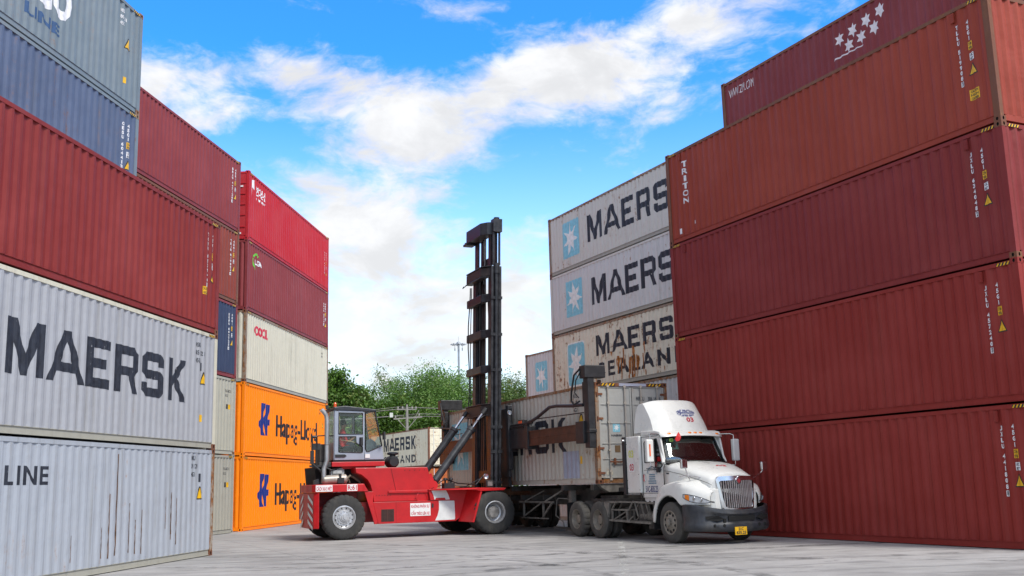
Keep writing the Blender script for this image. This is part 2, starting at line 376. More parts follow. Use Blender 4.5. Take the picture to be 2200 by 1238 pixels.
def vtext(txt, xc, ztop, ch, cw, gap=1.28, bold=.03):
    it = []; z = ztop
    for c in txt:
        if c == ' ': z -= ch*.8; continue
        v, f = text_mesh(c, bold); w_ = cw*(.35 if c in '1I' else 1)
        it.append(fit((v, f), xc-w_/2, xc+w_/2, z-ch, z)); z -= ch*gap
    return it
def htext(txt, x0, x1, z0, z1, bold=.02, space=1.0): v, f = text_mesh(txt, bold, space); return [fit((v, f), x0, x1, z0, z1)]

# ------------------------------------------------------------------ shipping containers
W = 2.438; LC = 12.192; HC = 2.896; ST = 2.591
_cc = {}
def cmesh(key, fn):
    if key not in _cc:
        mb = fn(); me = bpy.data.meshes.new(key[0]); me.from_pydata(mb.v, [], mb.f); me.update()
        for i in range(max(mb.m)+1): me.materials.append(M_HOLE)
        me.polygons.foreach_set('material_index', mb.m)
        bm = bmesh.new(); bm.from_mesh(me); bmesh.ops.recalc_face_normals(bm, faces=bm.faces); bm.to_mesh(me); bm.free()
        _cc[key] = me
    return _cc[key]
def cpart(name, key, fn, mats, parent, loc=(0, 0, 0), rz=0.0):
    me = cmesh(key, fn); o = bpy.data.objects.new(name, me); COL.objects.link(o); o.parent = parent; o.location = loc; o.rotation_euler = (0, 0, rz)
    for i, m in enumerate(mats):
        if i < len(o.material_slots): o.material_slots[i].link = 'OBJECT'; o.material_slots[i].material = m
    return o
def side_fn(L, H):
    def f():
        mb = MB(); x = .16; xs = [.14, .16]
        while x < L-.16-1e-6:
            for q in (.25, .5, .75, 1.0):
                xx = x+PITCHC*q
                if xx < L-.16: xs.append(xx)
            x += PITCHC
        xs += [L-.16, L-.14]
        def d(xx): return .03 if (xx <= .16 or xx >= L-.16) else prof(xx+1e-7)
        mb.grid([[(xx, d(xx), .15) for xx in xs], [(xx, d(xx), H-.10) for xx in xs]]); return mb
    return f
def post_fn(H):
    return lambda: MB().box(.003, .16, .004, .11, .119, H-.119)
def rail_fn(L, H, top):
    def f():
        mb = MB()
        if top: mb.box(.179, L-.179, .006, .07, H-.118, H-.035)
        else: mb.box(.179, L-.179, .030, .07, .028, .148); mb.box(.179, L-.179, .012, .07, .148, .160); mb.box(.179, L-.179, .016, .07, .016, .028)
        return mb
    return f
def sill_fn(H, top):
    return lambda: MB().box(.01, .09, .163, W-.163, H-.118, H-.03) if top else MB().box(.01, .09, .163, W-.163, .02, .155)
def cast_fn():
    mb = MB(); a, b, h = .178, .162, .118
    # box with a slot in its front (y=0) and end (x=0) faces
    def face(o, u, v, n, uw, vh, hw, hh):
        o, u, v, n = Vector(o), Vector(u), Vector(v), Vector(n)
        c = o+u*uw/2+v*vh/2
        O = [o, o+u*uw, o+u*uw+v*vh, o+v*vh]; I = []
        for i in range(12):
            t_ = 2*math.pi*i/12+math.pi/4; I.append(c+u*hw*math.cos(t_)+v*hh*math.sin(t_))
        D = [p+n*.03 for p in I]; vs = O+I+D; fs = []
        for kq in range(4):      # ring between the square's sides and the oval
            oa, ob = (kq+2) % 4, (kq+3) % 4
            i0 = kq*3
            fs.append((oa, 4+i0, 4+(i0+1) % 12)); fs.append((oa, 4+(i0+1) % 12, 4+(i0+2) % 12)); fs.append((oa, 4+(i0+2) % 12, ob)); fs.append((ob, 4+(i0+2) % 12, 4+(i0+3) % 12))
        mb.add(vs, fs, 0)
        mb.add(I+D, [(i, (i+1) % 12, 12+(i+1) % 12, 12+i) for i in range(12)], 1); mb.add(D, [tuple(range(12))], 1)
    face((0, 0, 0), (1, 0, 0), (0, 0, 1), (0, 1, 0), a, h, .030, .040)
    face((0, 0, 0), (0, 1, 0), (0, 0, 1), (1, 0, 0), b, h, .026, .040)
    mb.add([(a, 0, 0), (a, b, 0), (a, b, h), (a, 0, h), (0, b, 0), (0, b, h), (0, 0, 0), (0, 0, h)],
           [(0, 1, 2, 3), (1, 4, 5, 2), (6, 0, 1, 4), (7, 3, 2, 5)], 0)
    return mb
def end_fn(H):
    """corrugated end wall in the plane x=0, facing -x"""
    def f():
        mb = MB(); y = .11; ys = [.10, .11]; p = .25
        def d(yy):
            u = ((yy-.11+1e-7) % p)/p
            return .05 if u < .2 else (.05-.045*(u-.2)/.3 if u < .5 else (.005 if u < .7 else .005+.045*(u-.7)/.3))
        while y < W-.11:
            for q in (.2, .5, .7, 1.0):
                if y+p*q < W-.11: ys.append(y+p*q)
            y += p
        ys += [W-.11, W-.10]
        mb.grid([[(d(yy) if .11 < yy < W-.11 else .03, yy, .15) for yy in ys], [(d(yy) if .11 < yy < W-.11 else .03, yy, H-.11) for yy in ys]]); return mb
    return f
def roof_fn(L, H):
    def f():
        mb = MB(); x = .18; rows = []; n = 0
        while x < L-.18:
            for q, z in ((0, 0), (.4, 0), (.5, .02), (.9, .02)):
                if x+.21*q < L-.18: rows.append([(x+.21*q, .05, H-.045+z), (x+.21*q, W-.05, H-.045+z)])
            x += .21
        mb.grid(rows); mb.box(.18, L-.18, .075, W-.075, .06, .13); return mb
    return f
def hazard(mb_parent, x0, x1, z0, z1, y=0.0, name='hazard_stripes'):
    mb = MB(); n = 4; w_ = (x1-x0)/n
    mb.add([(x0, y-.002, z0), (x1, y-.002, z0), (x1, y-.002, z1), (x0, y-.002, z1)], [(0, 1, 2, 3)], 0)
    for i in range(n):
        a = x0+i*w_; mb.add([(a+w_*.05, y-.005, z0), (a+w_*.5, y-.005, z0), (a+w_*.95, y-.005, z1), (a+w_*.5, y-.005, z1)], [(0, 1, 2, 3)], 1)
    return mb.build(name, [M_PLAST, M_YEL], mb_parent, fixn=False)
def container(label, anchor, t0, z, H, paintm, framem=None, right_dir=True, haz=True, group=None, far_end='end', detail=True, castm=None, L=LC, botm=None, postm=None):
    """anchor (x, y, yaw) on the front wall line; t0 = where x=0 of the box sits along that line"""
    x, y, a = anchor; d = Vector((math.cos(a), math.sin(a), 0))
    o = thing('shipping_container', label, 'shipping container', (x+d.x*t0, y+d.y*t0, z), a, group)
    framem = framem or paintm; castm = castm or framem; botm = botm or framem
    cpart('side_wall', ('side_wall', L, H, CORR[0]), side_fn(L, H), [paintm], o)
    cpart('side_wall', ('side_wall', L, H, CORR[0]), side_fn(L, H), [paintm], o, (L, W, 0), math.pi)
    for (px0, py0, rz0) in ((0, 0, 0), (L, W, math.pi)):
        cpart('corner_post', ('corner_post', H), post_fn(H), [postm or framem], o, (px0, py0, 0), rz0)
        cpart('corner_post', ('corner_post_mirrored', H), lambda: _mirror(post_fn(H)()), [postm or framem], o, (L-px0, py0, 0), rz0)
        cpart('top_rail', ('top_rail', L, H), rail_fn(L, H, True), [framem], o, (px0, py0, 0), rz0)
        cpart('bottom_rail', ('bottom_rail', L, H), rail_fn(L, H, False), [botm], o, (px0, py0, 0), rz0)
        if not (rz0 and far_end == 'doorR'):
            cpart('end_header', ('end_header', H), sill_fn(H, True), [framem], o, (px0, py0, 0), rz0); cpart('end_sill', ('end_sill', H), sill_fn(H, False), [botm], o, (px0, py0, 0), rz0)
    cpart('roof_panel', ('roof_panel', L, H), roof_fn(L, H), [paintm], o)
    for zc in (0, H-.118):
        cpart('corner_casting', ('corner_casting', 0), cast_fn, [castm, M_HOLE], o, (0, 0, zc+.0005))
        c = cpart('corner_casting', ('corner_casting_mirrored', 0), lambda: _mirror(cast_fn()), [castm, M_HOLE], o, (L, 0, zc+.0005))
        cpart('corner_casting', ('corner_casting', 0), cast_fn, [castm, M_HOLE], o, (L, W, zc+.0005), math.pi)
        cpart('corner_casting', ('corner_casting_mirrored', 0), lambda: _mirror(cast_fn()), [castm, M_HOLE], o, (0, W, zc+.0005), math.pi)
    if far_end != 'doorL': cpart('end_wall', ('end_wall', H), end_fn(H), [paintm], o)
    if far_end != 'doorR': cpart('end_wall', ('end_wall', H), end_fn(H), [paintm], o, (L, W, 0), math.pi)
    if haz:
        hazard(o, .19, .52, H-.112, H-.05, .006); hazard(o, L-.52, L-.19, H-.112, H-.05, .006)
    return o
def _mirror(mb):
    mb.v = [(-x, y, z) for x, y, z in mb.v]; mb.f = [tuple(reversed(f)) for f in mb.f]; return mb
def tri_sign(o, x, z, s=.2, L=LC):
    v = np.array([(x-s*.62, z-s*.55), (x+s*.62, z-s*.55), (x+s*.12, z+s*.72), (x-s*.12, z+s*.72)]); drape([(v, [(0, 1, 2, 3)])], 'warning_sign', M_PLAST, o, .004, L=L)
    q = o.children[-1]; v = np.array([(x-s*.50, z-s*.44), (x+s*.50, z-s*.44), (x, z+s*.62)]); y = drape([(v, [(0, 1, 2)])], 'warning_sign_face', M_YEL, o, .007, L=L)
def plate(o, x, z, w_, h, mat=None, txt=None, tm=None, L=LC, name='data_plate'):
    drape([rect(x-w_/2, x+w_/2, z-h/2, z+h/2)], name, mat or M_YEL, o, .004, L=L)
    if txt: drape([i for j, s_ in enumerate(txt) for i in htext(s_, x-w_*.4, x+w_*.4, z+h*(.5-(j+.9)/len(txt)), z+h*(.5-(j+.2)/len(txt)))], 'plate_text', tm or M_LETB, o, .007, L=L)
def codes_v(o, code, chk, x=11.33, zt=2.45, uic=True, sticker=None, mat=None, xr=None, ch=.095, L=LC):
    mat = mat or M_LETW; xr = xr or x+.28
    drape(vtext(code, x, zt, ch, .075, bold=.05), 'serial_number', mat, o, L=L)
    zl = zt-sum(ch*(.8 if c == ' ' else 1.28) for c in code)
    drape([rect(x-.045, x+.045, zl-ch*1.25, zl-ch*.02)], 'check_digit_box', mat, o, L=L)
    drape(vtext(chk, x, zl-ch*.12, ch*.95, .05), 'check_digit', M_LETB, o, .007, L=L)
    drape(vtext('45G1', xr, zt+.02, ch, .075, bold=.05), 'size_code', mat, o, L=L)
    plate(o, xr+.02, zt-.57, .13, .18, M_YEL, ['2.9m', "9'6"], L=L)
    if uic:
        plate(o, xr+.03, zt-.82, .13, .16, mat, ['UIC', '87'], M_LETB, L=L); tri_sign(o, xr+.03, zt-1.12, .2, L=L)
    else: tri_sign(o, xr+.03, zt-.90, .2, L=L)
    if sticker: plate(o, sticker[0], sticker[1], .26, .24, M_YEL, ['CAUTION', 'HIGH', 'CONTAINER'], L=L)
def codes_h(o, lines, x0, zt, h=.1, w_=.42, mat=None, L=LC):
    for j, s_ in enumerate(lines):
        ww = w_*len(s_)/7.0; drape(htext(s_, x0, x0+ww, zt-j*h*1.75-h, zt-j*h*1.75), 'serial_number', mat or M_LETB, o, L=L)
def maersk(o, x0, z0, h=.98, L=LC, w_=7.11):
    v, f = maersk_mesh(); drape([(v*np.array([w_/7.11, h])+np.array([x0, z0]), f)], 'lettering', M_LETB, o, L=L)
M_SKYB = simple('logo_sky_blue', (.24, .56, .68), .6, 0, .12, 6, .1)
M_STARW = simple('logo_star_white', (.78, .79, .78), .6, 0, .1, 6, .12)
def star_square(o, x0, x1, z0, z1, rot=.12, corner=.05, L=LC, border=None):
    if border: drape([rrect(x0-.06, x1+.06, z0-.06, z1+.06, .2)], 'logo_border', M_STARW, o, .003, L=L)
    drape([rrect(x0, x1, z0, z1, max(corner, .05))], 'logo_square', M_SKYB, o, .006, L=L)
    drape([star((x0+x1)/2, (z0+z1)/2, (x1-x0)*.46, (z1-z0)*.46, 7, .40, rot)], 'logo_star', M_STARW, o, .010, L=L)

AL = (-7.566, 26.369, 1.448); AB = (-9.958, 26.738, 1.446); ALB = (-10.728, 40.0, 1.443); AO = (-10.654, 41.013, 1.48)
AR = (4.941, 31.543, -1.124); AC = (2.312, 30.006, -1.146); AM = (1.665, 44.625, -1.12)
_n = Vector((-math.sin(-1.124), math.cos(-1.124))); _d = Vector((math.cos(-1.124), math.sin(-1.124)))
ARZ = (AR[0]+_n.x*2.62-_d.x*.33, AR[1]+_n.y*2.62-_d.y*.33, -1.124); AS = (.589, 53.598, -1.08)

P_L0 = paint('paint_pale_blue', (.37, .40, .45), .34, .35, .6, 1); P_L1 = paint('paint_pale_grey_blue', (.35, .36, .39), .22, .35, .5, 2)
P_L2 = paint('paint_maroon', (.205, .024, .022), .02, .45, .14, 3); P_BLUE = paint('paint_dull_blue', (.085, .115, .19), .40, .6, .4, 4)
P_GRYB = paint('paint_faded_slate', (.17, .215, .25), .32, .5, .35, 5); P_MARB = paint('paint_maroon_pink', (.22, .034, .038), .03, .38, .16, 6)
P_RDOR = paint('paint_red_oxide', (.23, .045, .030), .12, .35, .25, 7); P_NAVY = paint('paint_navy', (.035, .05, .10), .05, .2, .15, 8)
P_BEIG = paint('paint_warm_grey', (.42, .41, .34), .15, .3, .35, 9); P_BEIG2 = paint('paint_warm_grey_dark', (.36, .35, .30), .10, .3, .35, 9.5)
P_ORG = paint('paint_orange', (1.0, .25, .0), .0, .02, .02, 10); P_CRM = paint('paint_cream', (.60, .57, .46), .30, .3, .65, 11)
P_RED = paint('paint_bright_red', (.46, .012, .022), .0, .18, .08, 12); P_R0 = paint('paint_maroon_deep', (.235, .023, .017), .02, .45, .16, 13)
P_TRI = paint('paint_oxide_red', (.285, .044, .024), .05, .34, .12, 14); P_ZIM = paint('paint_faded_maroon', (.20, .035, .040), .06, .55, .2, 15)
P_MG = paint('paint_maersk_grey', (.62, .605, .56), .50, .3, .4, 16); P_MG2 = paint('paint_maersk_lilac_grey', (.62, .62, .62), .42, .3, .35, 17)
P_MR = paint('paint_maersk_rusty', (.74, .70, .58), .60, .3, .3, 18); P_MC = paint('paint_truck_container', (.52, .49, .43), .54, .3, .5, 19)
P_RUSTY = paint('frame_rusty', (.26, .20, .15), .85, .3, .5, 20); P_POST = paint('post_rust_streaked', (.34, .32, .28), 1.0, .3, .5, 31); P_RUSTB = paint('frame_rust_brown', (.17, .065, .035), .55, .3, .4, 21)
P_BRN = paint('paint_brown_orange', (.38, .095, .02), .35, .2, .3, 22); P_BGC = paint('paint_cream_rusty', (.72, .66, .50), .62, .2, .35, 23)

G1 = 'containers stacked in the near left rows'; G2 = 'containers stacked in the far left row'; G3 = 'containers stacked in the right rows'; G4 = 'pale containers stacked behind the truck'; G5 = 'containers standing beyond the yard'
# near left row
CORR[0] = .030
c = container('pale blue container with rust streaks, on the ground at the left edge of the photo', AL, -LC, 0, ST, P_L0, castm=P_RUSTB, framem=P_L0, postm=P_POST, botm=P_BEIG2, group=G1, haz=False)
L_ = LC
def TL(t): return LC+t
drape(htext('LINE', TL(-8.65), TL(-7.34), 1.74, 2.07, .02, 1.2), 'lettering', M_LETB, c)
codes_h(c, ['MRKU', '39 129', '42G1'], TL(-1.33), 2.40, .11, .40); plate(c, TL(-.83), 1.88, .08, .2, M_LETB); tri_sign(c, TL(-.81), 1.50, .24)
mb = MB(); rnd = random.Random(5)
M_RSTR = simple('rust_streak', (.12, .06, .032), .8, 0, .5, 9)
streaks = []
for (tx, zt, zb, wd) in [(-5.15, 1.55, .28, .022), (-4.72, 2.35, .32, .026), (-4.35, 1.35, .34, .016), (-4.02, 1.0, .30, .018), (-3.62, 1.2, .28, .016), (-2.62, 1.45, .75, .012), (-2.4, 1.55, .62, .024), (-2.22, 1.3, .5, .014), (-1.98, 1.42, .38, .018), (-5.5, .9, .3, .014), (-6.6, .8, .3, .01)]:
    x = TL(tx); x = .16+PITCHC*round((x-.16)/PITCHC)+.03; n = 9; wd *= 1.5
    v = [(x-wd*(.2+.8*abs(math.sin(i*1.7+tx))), zb+(zt-zb)*i/n) for i in range(n+1)]+[(x+wd*(.2+.8*abs(math.sin(i*2.3+tx*2)))*(1-i/(n+2)), zb+(zt-zb)*i/n) for i in range(n, -1, -1)]
    streaks.append(poly_vf([v]))
drape(streaks, 'rust_streak', M_RSTR, c, .003)
CORR[0] = .040
c = container('pale grey container with large black lettering, second level of the near left stack', AL, -LC, ST, HC, P_L1, castm=P_RUSTB, framem=P_CRM, botm=P_BEIG2, group=G1)
maersk(c, TL(-8.85), 3.63-ST, .98); codes_h(c, ['MSKU', '85 102 1', '45G1'], TL(-1.2), 2.56, .11, .40); plate(c, TL(-.9), 1.98, .08, .2, M_LETB); tri_sign(c, TL(-.78), 1.68, .24); plate(c, TL(-.86), .72, .1, .17)
CORR[0] = .048
c = container('dark maroon container with white serial numbers, topmost of the near left stack', AL, -LC, ST+HC, HC, P_L2, castm=P_RUSTB, group=G1)
codes_v(c, 'TCNU 853946', '1', TL(-.72), 2.52, sticker=None); plate(c, TL(-.78), 1.02, .26, .2, M_YEL, ['CAUTION', 'HIGH'])
# second row behind it
for i in range(3): container(['maroon container lowest in the hidden second left row', 'maroon container second up in the hidden second left row', 'maroon container third up in the hidden second left row'][i], AB, -LC, i*HC, HC, P_MARB, group=G1, haz=False)
c = container('dull blue weathered container below the faded slate one, upper left', AB, -LC, 3*HC, HC, P_BLUE, framem=P_GRYB, castm=P_RUSTY, group=G1)
codes_v(c, 'GESU 604413', '8', TL(-.80), 2.45)
c = container('faded slate grey container with white round emblem and rust marks, topmost at upper left', AB, -LC, 4*HC, HC, P_GRYB, framem=P_GRYB, castm=P_RUSTY, group=G1)
drape(htext('CO', TL(-4.9), TL(-3.5), .98, 2.0, .04), 'lettering', M_LETW, c)
M_NVY = simple('letter_navy', (.03, .08, .19), .6)
drape(htext('LINE', TL(-5.3), TL(-3.9), .54, .82, .03), 'lettering', M_NVY, c); codes_h(c, ['MEDU', '80 731', '45G1'], TL(-1.15), 2.6, .1, .36, M_LETW); tri_sign(c, TL(-.74), 1.72, .24); plate(c, TL(-.83), .70, .1, .17)
# third row, left block
rowLB = [(P_BEIG2, 'warm grey container on the ground, between the left stack and the orange stack', P_BEIG2, 'h'), (P_BEIG, 'light grey container just above the lowest one in the gap left of the orange stack', P_RUSTY, 'h'),
         (P_NAVY, 'navy blue container seen as a narrow strip left of the cream one', P_MARB, 'v'), (P_RDOR, 'red oxide container strip above the navy one', P_RUSTB, 'v'), (P_MARB, 'long maroon container topmost of its stack, behind the near left stack', P_RUSTB, 'v')]
for i, (pm, lb, cm, kind) in enumerate(rowLB):
    c = container(lb, ALB, -LC, i*HC, HC, pm, framem=cm if i in (3, 2) else pm, castm=cm, group=G2)
    if kind == 'v': codes_v(c, ['', '', 'KKFU 802735', 'TRIU 819024', 'BEAU 447120'][i], '4', TL(-.78), 2.45, L=LC)
    else:
        codes_h(c, ['TRLU 682 5', '45G1'], TL(-.95), 2.42, .1, .36, simple('letter_grey', (.09, .09, .09), .7)); plate(c, TL(-.55), 1.78, .12, .18); plate(c, TL(-.78), 1.78, .12, .18, M_CHAS)
# orange stack
rowO = [(P_ORG, 'orange container with blue and black shipping line lettering, standing on the ground'), (P_ORG, 'orange container with blue and black lettering, second level under the cream one'), (P_CRM, 'cream container with small red letters, between the orange and maroon ones'),
        (P_MARB, 'maroon ribbed container with green ring emblem, below the bright red one'), (P_RED, 'bright red container with white characters, topmost above the orange stack')]
M_HBLUE = simple('logo_deep_blue', (.006, .022, .20), .5, 0, .1); M_OBLK = simple('letter_soft_black', (.012, .010, .012), .55); M_LRED = simple('letter_red', (.55, .02, .05), .5); M_LGRN = simple('letter_green', (.12, .50, .03), .5)
for i, (pm, lb) in enumerate(rowO):
    c = container(lb, AO, 0, i*HC, HC, pm, framem=(P_RUSTY if i == 2 else pm), castm=(P_RUSTB if i == 2 else pm), botm=(P_BEIG2 if i == 2 else pm), group=G2, far_end='doorL' if i == 4 else 'end')
    if i < 2:
        z0 = .88; x0, x1 = 1.80, 3.15
        def Q(pts): return [(x0+(x1-x0)*a, z0+1.33*b) for a, b in pts]
        L1 = [Q([(.26, 1), (.60, 1), (.50, .78), (.38, .52), (.48, .46), (.45, .20), (.54, 0), (.16, 0), (.12, .2), (.0, .36), (.16, .52), (.22, .76)])]
        L2 = [Q([(.70, .985), (1.0, .98), (.96, .8), (.86, .52), (1.0, .52), (.98, .34), (.80, .31), (.80, 0), (.60, .02), (.52, .22), (.46, .44), (.44, .5), (.60, .76)])]
        drape([poly_vf(L1), poly_vf(L2)], 'logo', M_HBLUE, c)
        v, f = text_mesh('Hapag-Lloyd', .012); mn, mx = v.min(0), v.max(0)
        drape([fit((v, f), 4.06, 10.3, .62, 1.83)], 'lettering', M_OBLK, c)
        if i == 1: codes_h(c, ['HLBU 129 4', '45G1'], 10.7, 2.55, .1, .42); tri_sign(c, 11.3, 1.75, .22)
    if i == 2:
        drape(htext('OOCL', 1.06, 2.75, 2.0, 2.42, .05), 'lettering', M_LRED, c)
        codes_h(c, ['OOLU 8', '45G1'], 11.0, 2.5, .09, .34)
    if i == 3:
        ring = [(1.12+.42*math.cos(a), 2.17+.36*math.sin(a)) for a in [R(50+10*j) for j in range(11)]]+[(1.12+.33*math.cos(a), 2.17+.27*math.sin(a)) for a in [R(150-10*j) for j in range(11)]]
        ring2 = [(1.12+.42*math.cos(a), 2.17+.36*math.sin(a)) for a in [R(160+10*j) for j in range(11)]]+[(1.12+.33*math.cos(a), 2.17+.27*math.sin(a)) for a in [R(260-10*j) for j in range(11)]]
        drape([poly_vf([ring]), poly_vf([ring2])], 'emblem', M_LGRN, c); drape(htext('UGA', 1.0, 1.75, 2.03, 2.26, .04), 'lettering', M_LETW, c); codes_v(c, 'UGAU 3719', '0', 11.4, 2.2)
    if i == 4:
        drape(htext('현대상선', .95, 2.15, 2.08, 2.50, .02), 'lettering', M_LETW, c); drape([rect(1.0+.16*q, 1.0+.16*q+.06+.05*(q % 3 > 0), 1.91, 2.0) for q in range(7)], 'small_lettering', M_LETW, c)
        drape([poly_vf([[(.40, 2.62), (.74, 2.66), (.78, 2.3), (.62, 2.22), (.50, 2.32), (.46, 1.95), (.42, 2.3)]])], 'emblem', M_LETW, c); plate(c, .42, .98, .09, .2, M_LETW); codes_v(c, 'HDMU 6427', '5', 11.45, 2.0)
        mb = MB()       # doors on the end facing the gap
        for s in (0, 1): mb.box(.02, .05, .12+s*1.105, .12+s*1.105+1.09, .17, HC-.12)
        mb.build('door', P_RED, c)
        mb = MB()
        for yy in (.45, .95, 1.5, 2.0): mb.tube([(-.01, yy, .1), (-.01, yy, HC-.1)], .018, 6)
        for zz in (.5, 1.0, 1.45, 1.9, 2.35): mb.box(-.005, .015, .14, W-.14, zz, zz+.035)
        mb.build('locking_bar', P_RED, c)
        mb = MB()
        for zz, yy in ((2.2, .25), (2.2, .6), (1.65, .4), (1.35, .4), (1.1, .45), (.22, .3)): mb.box(-.008, .018, yy, yy+.13, zz, zz+.07)
        mb.build('door_plate', M_LETW, c)
# right front row
rowR = [(P_R0, 'JXLU 441808', '8', True, 'deep maroon container on the ground at right, behind the front of the truck'), (P_R0, 'JXLU 457240', '5', False, 'maroon container without a white plate beside its warning sign, second level of the right stack'),
        (P_L2, 'JXLU 634048', '2', True, 'maroon container directly under the oxide red one, third level of the right stack'), (P_TRI, 'TLLU 519908', '3', True, 'oxide red container with a white vertical word at its left end, fourth level at right')]
for i, (pm, code, chk, uic, lb) in enumerate(rowR):
    c = container(lb, AR, 0, i*HC, HC, pm, framem=(P_RUSTB if i == 3 else pm), castm=(P_RUSTB if i > 1 else pm), botm=pm, group=G3)
    codes_v(c, code, chk, 11.33, 2.45, uic, sticker=(11.62, .78) if i == 3 else None)
    for xx in (.72, 11.22):       # lashing / vent cover
        mb = MB(); mb.box(xx, xx+.09, -.008, .03, HC-.36, HC-.14)
        for q in range(5): mb.box(xx+.01, xx+.08, -.014, -.008, HC-.34+q*.04, HC-.325+q*.04)
        mb.build('vent_cover', pm, c)
    if i == 3:
        drape(vtext('TRITON', .97, 2.47, .185, .25, 1.25, .035), 'lettering', M_LETW, c); plate(c, .62, .32, .1, .17, M_LETW); plate(c, 1.36, .45, .08, .1, M_LETW)
    # forklift style recess and hazard strip on the visible end
    hz = hazard(c, .19, .52, HC-.112, HC-.05, 0.0); hz.location = (LC+.0, 0, 0); hz.rotation_euler = (0, 0, math.pi/2)
# right row behind
for i in range(5):
    c = container('faded maroon container with seven white stars, topmost of the rear right stack' if i == 4 else ['maroon container on the ground in the hidden rear right row', 'maroon container second up in the hidden rear right row', 'maroon container third up in the hidden rear right row', 'maroon container fourth up, under the one with white stars'][i], ARZ, 0, i*HC, HC, P_ZIM if i == 4 else P_MARB, framem=P_RUSTB if i == 4 else None, group=G3, haz=False)
    if i == 4:
        drape(htext('WWW.ZIM.COM', .38, 1.62, 2.28, 2.56, .0), 'lettering', M_LETW, c)
        for sx, sz in ((5.52, 2.23), (6.05, 2.30), (6.58, 2.37), (7.10, 2.44), (5.85, 1.92), (6.35, 1.98), (6.85, 2.04)): drape([star(sx, sz, .19, .22, 6, .55)], 'painted_star', M_LETW, c)
        drape([poly_vf([[(5.2, 1.68), (6.4, 1.70), (6.4, 1.73), (5.3, 1.73)]])], 'painted_line', M_LETW, c)
# pale maersk stack
rowM = [(P_MG2, 'pale container hidden behind the truck'), (P_MG2, 'pale grey container partly visible above the white truck roof'), (P_MR, 'heavily rusted cream container with two lines of black lettering, above the lifted container'),
        (P_MG2, 'lilac grey container with star square and black lettering, second from top right of the mast'), (P_MG, 'weathered grey container with star square and black lettering, topmost right of the mast')]
for i, (pm, lb) in enumerate(rowM):
    c = container(lb, AM, 0, i*ST, ST, pm, framem=(P_RUSTY if i != 3 else P_MG), castm=P_RUSTB, botm=P_BEIG2, group=G4, haz=False)
    if i == 4: maersk(c, 3.40, 11.20-4*ST, 1.12); star_square(c, 1.25, 2.65, 10.90-4*ST, 12.46-4*ST)
    if i == 3: maersk(c, 3.50, 8.56-3*ST, 1.12); star_square(c, 1.36, 2.80, 8.36-3*ST, 9.88-3*ST)
    if i == 2:
        maersk(c, 3.72, 6.47-2*ST, .82, w_=6.5); drape(htext('SEALAND', 3.80, 9.95, .40, 1.0, .03, 1.32), 'lettering', M_LETB, c); star_square(c, 1.32, 2.74, .30, 2.02, -.15, .2, border=True)
    if i == 2:       # orange rust run-down under the lettering
        rr_ = random.Random(9); its = []
        for q in range(46):
            xc = 3.6+rr_.random()*5.6 if q % 2 else rr_.gauss(6.3, .75); zt_ = rr_.choice((.95, 1.05, 1.35, .8, .35))+rr_.uniform(-.06, .06); ln = rr_.uniform(.15, .75)*(1.2 if 5.2 < xc < 7.4 else .5); wd = rr_.uniform(.018, .075)*(1.3 if 5.2 < xc < 7.4 else .6); nn = 7
            lft = [(xc-wd*rr_.uniform(.5, 1)*(1-(j/nn)**2*.8), max(.17+.001*(nn-j), zt_-ln*j/nn)) for j in range(nn+1)]; rgt = [(xc+wd*rr_.uniform(.5, 1)*(1-(j/nn)**2*.8), max(.17+.001*(nn-j), zt_-ln*j/nn)) for j in range(nn, -1, -1)]
            its.append(poly_vf([lft+rgt]))
        M_RO = simple('rust_orange', (.42, .15, .03), .85, 0, .5, 7, .5, dirtcol=(.16, .06, .02)); chip(M_RO, .07); drape(its, 'rust_run', M_RO, c, .008)
    if i == 1: maersk(c, 3.6, .55, 1.0); star_square(c, 1.3, 2.75, .5, 2.0)
# stack with one star square further back
for i, (zz, hh) in enumerate(((0, ST), (ST, ST), (2*ST, HC))):
    c = container('white container with blue star square, left of the rusty container stack' if i == 2 else ['pale container on the ground below the white star container', 'pale container in the middle below the white star container'][i], AS, 0, zz, hh, P_MG2, framem=P_RUSTY if i == 2 else None, castm=P_RUSTB, group=G4, haz=False)
    if i == 2: star_square(c, .98, 2.20, 6.08-2*ST, 7.56-2*ST, -.1, .12)
# far stack
ABG = (-6.38, 76.6, -1.077)
c = container('brown orange container with white bars on its doors, seen behind the lift cylinders', ABG, -LC, 0, HC, P_BRN, group=G5, haz=False, far_end='doorR'); cb = c
c = container('cream rusty container with black lettering, in the distance between cab and mast', ABG, -LC, HC, HC, P_BGC, framem=P_RUSTB, group=G5, haz=False, far_end='doorR')
maersk(c, 3.15, 1.42, 1.0, w_=6.6); drape(htext('SEALAND', 3.2, 9.75, .42, 1.02, .02, 1.3), 'lettering', M_LETB, c)
def far_doors(c, H, pm, txt):
    L = LC
    for s in (0, 1):
        mb = MB(); mb.box(L-.05, L-.02, .12+s*1.105, .12+s*1.105+1.09, .17, H-.12); mb.build('door', pm, c)
    mb = MB()
    for yy in (.42, .95, 1.5, 2.0): mb.tube([(L+.005, yy, .1), (L+.005, yy, H-.1)], .02, 6)
    mb.build('locking_bar', M_STARW, c)
    mb = MB()
    for zz in (.5, 1.1, 1.7, 2.3): mb.box(L-.02, L-.006, .14, W-.14, zz, zz+.05)
    mb.build('door_rib', pm, c)
    mb = MB(); mb.box(L-.01, L+.0, 1.45, 1.85, 1.2, 1.45); mb.build('door_plate', M_LETW, c)
far_doors(cb, HC, P_BRN, 'C'); far_doors(c, HC, P_BGC, '')

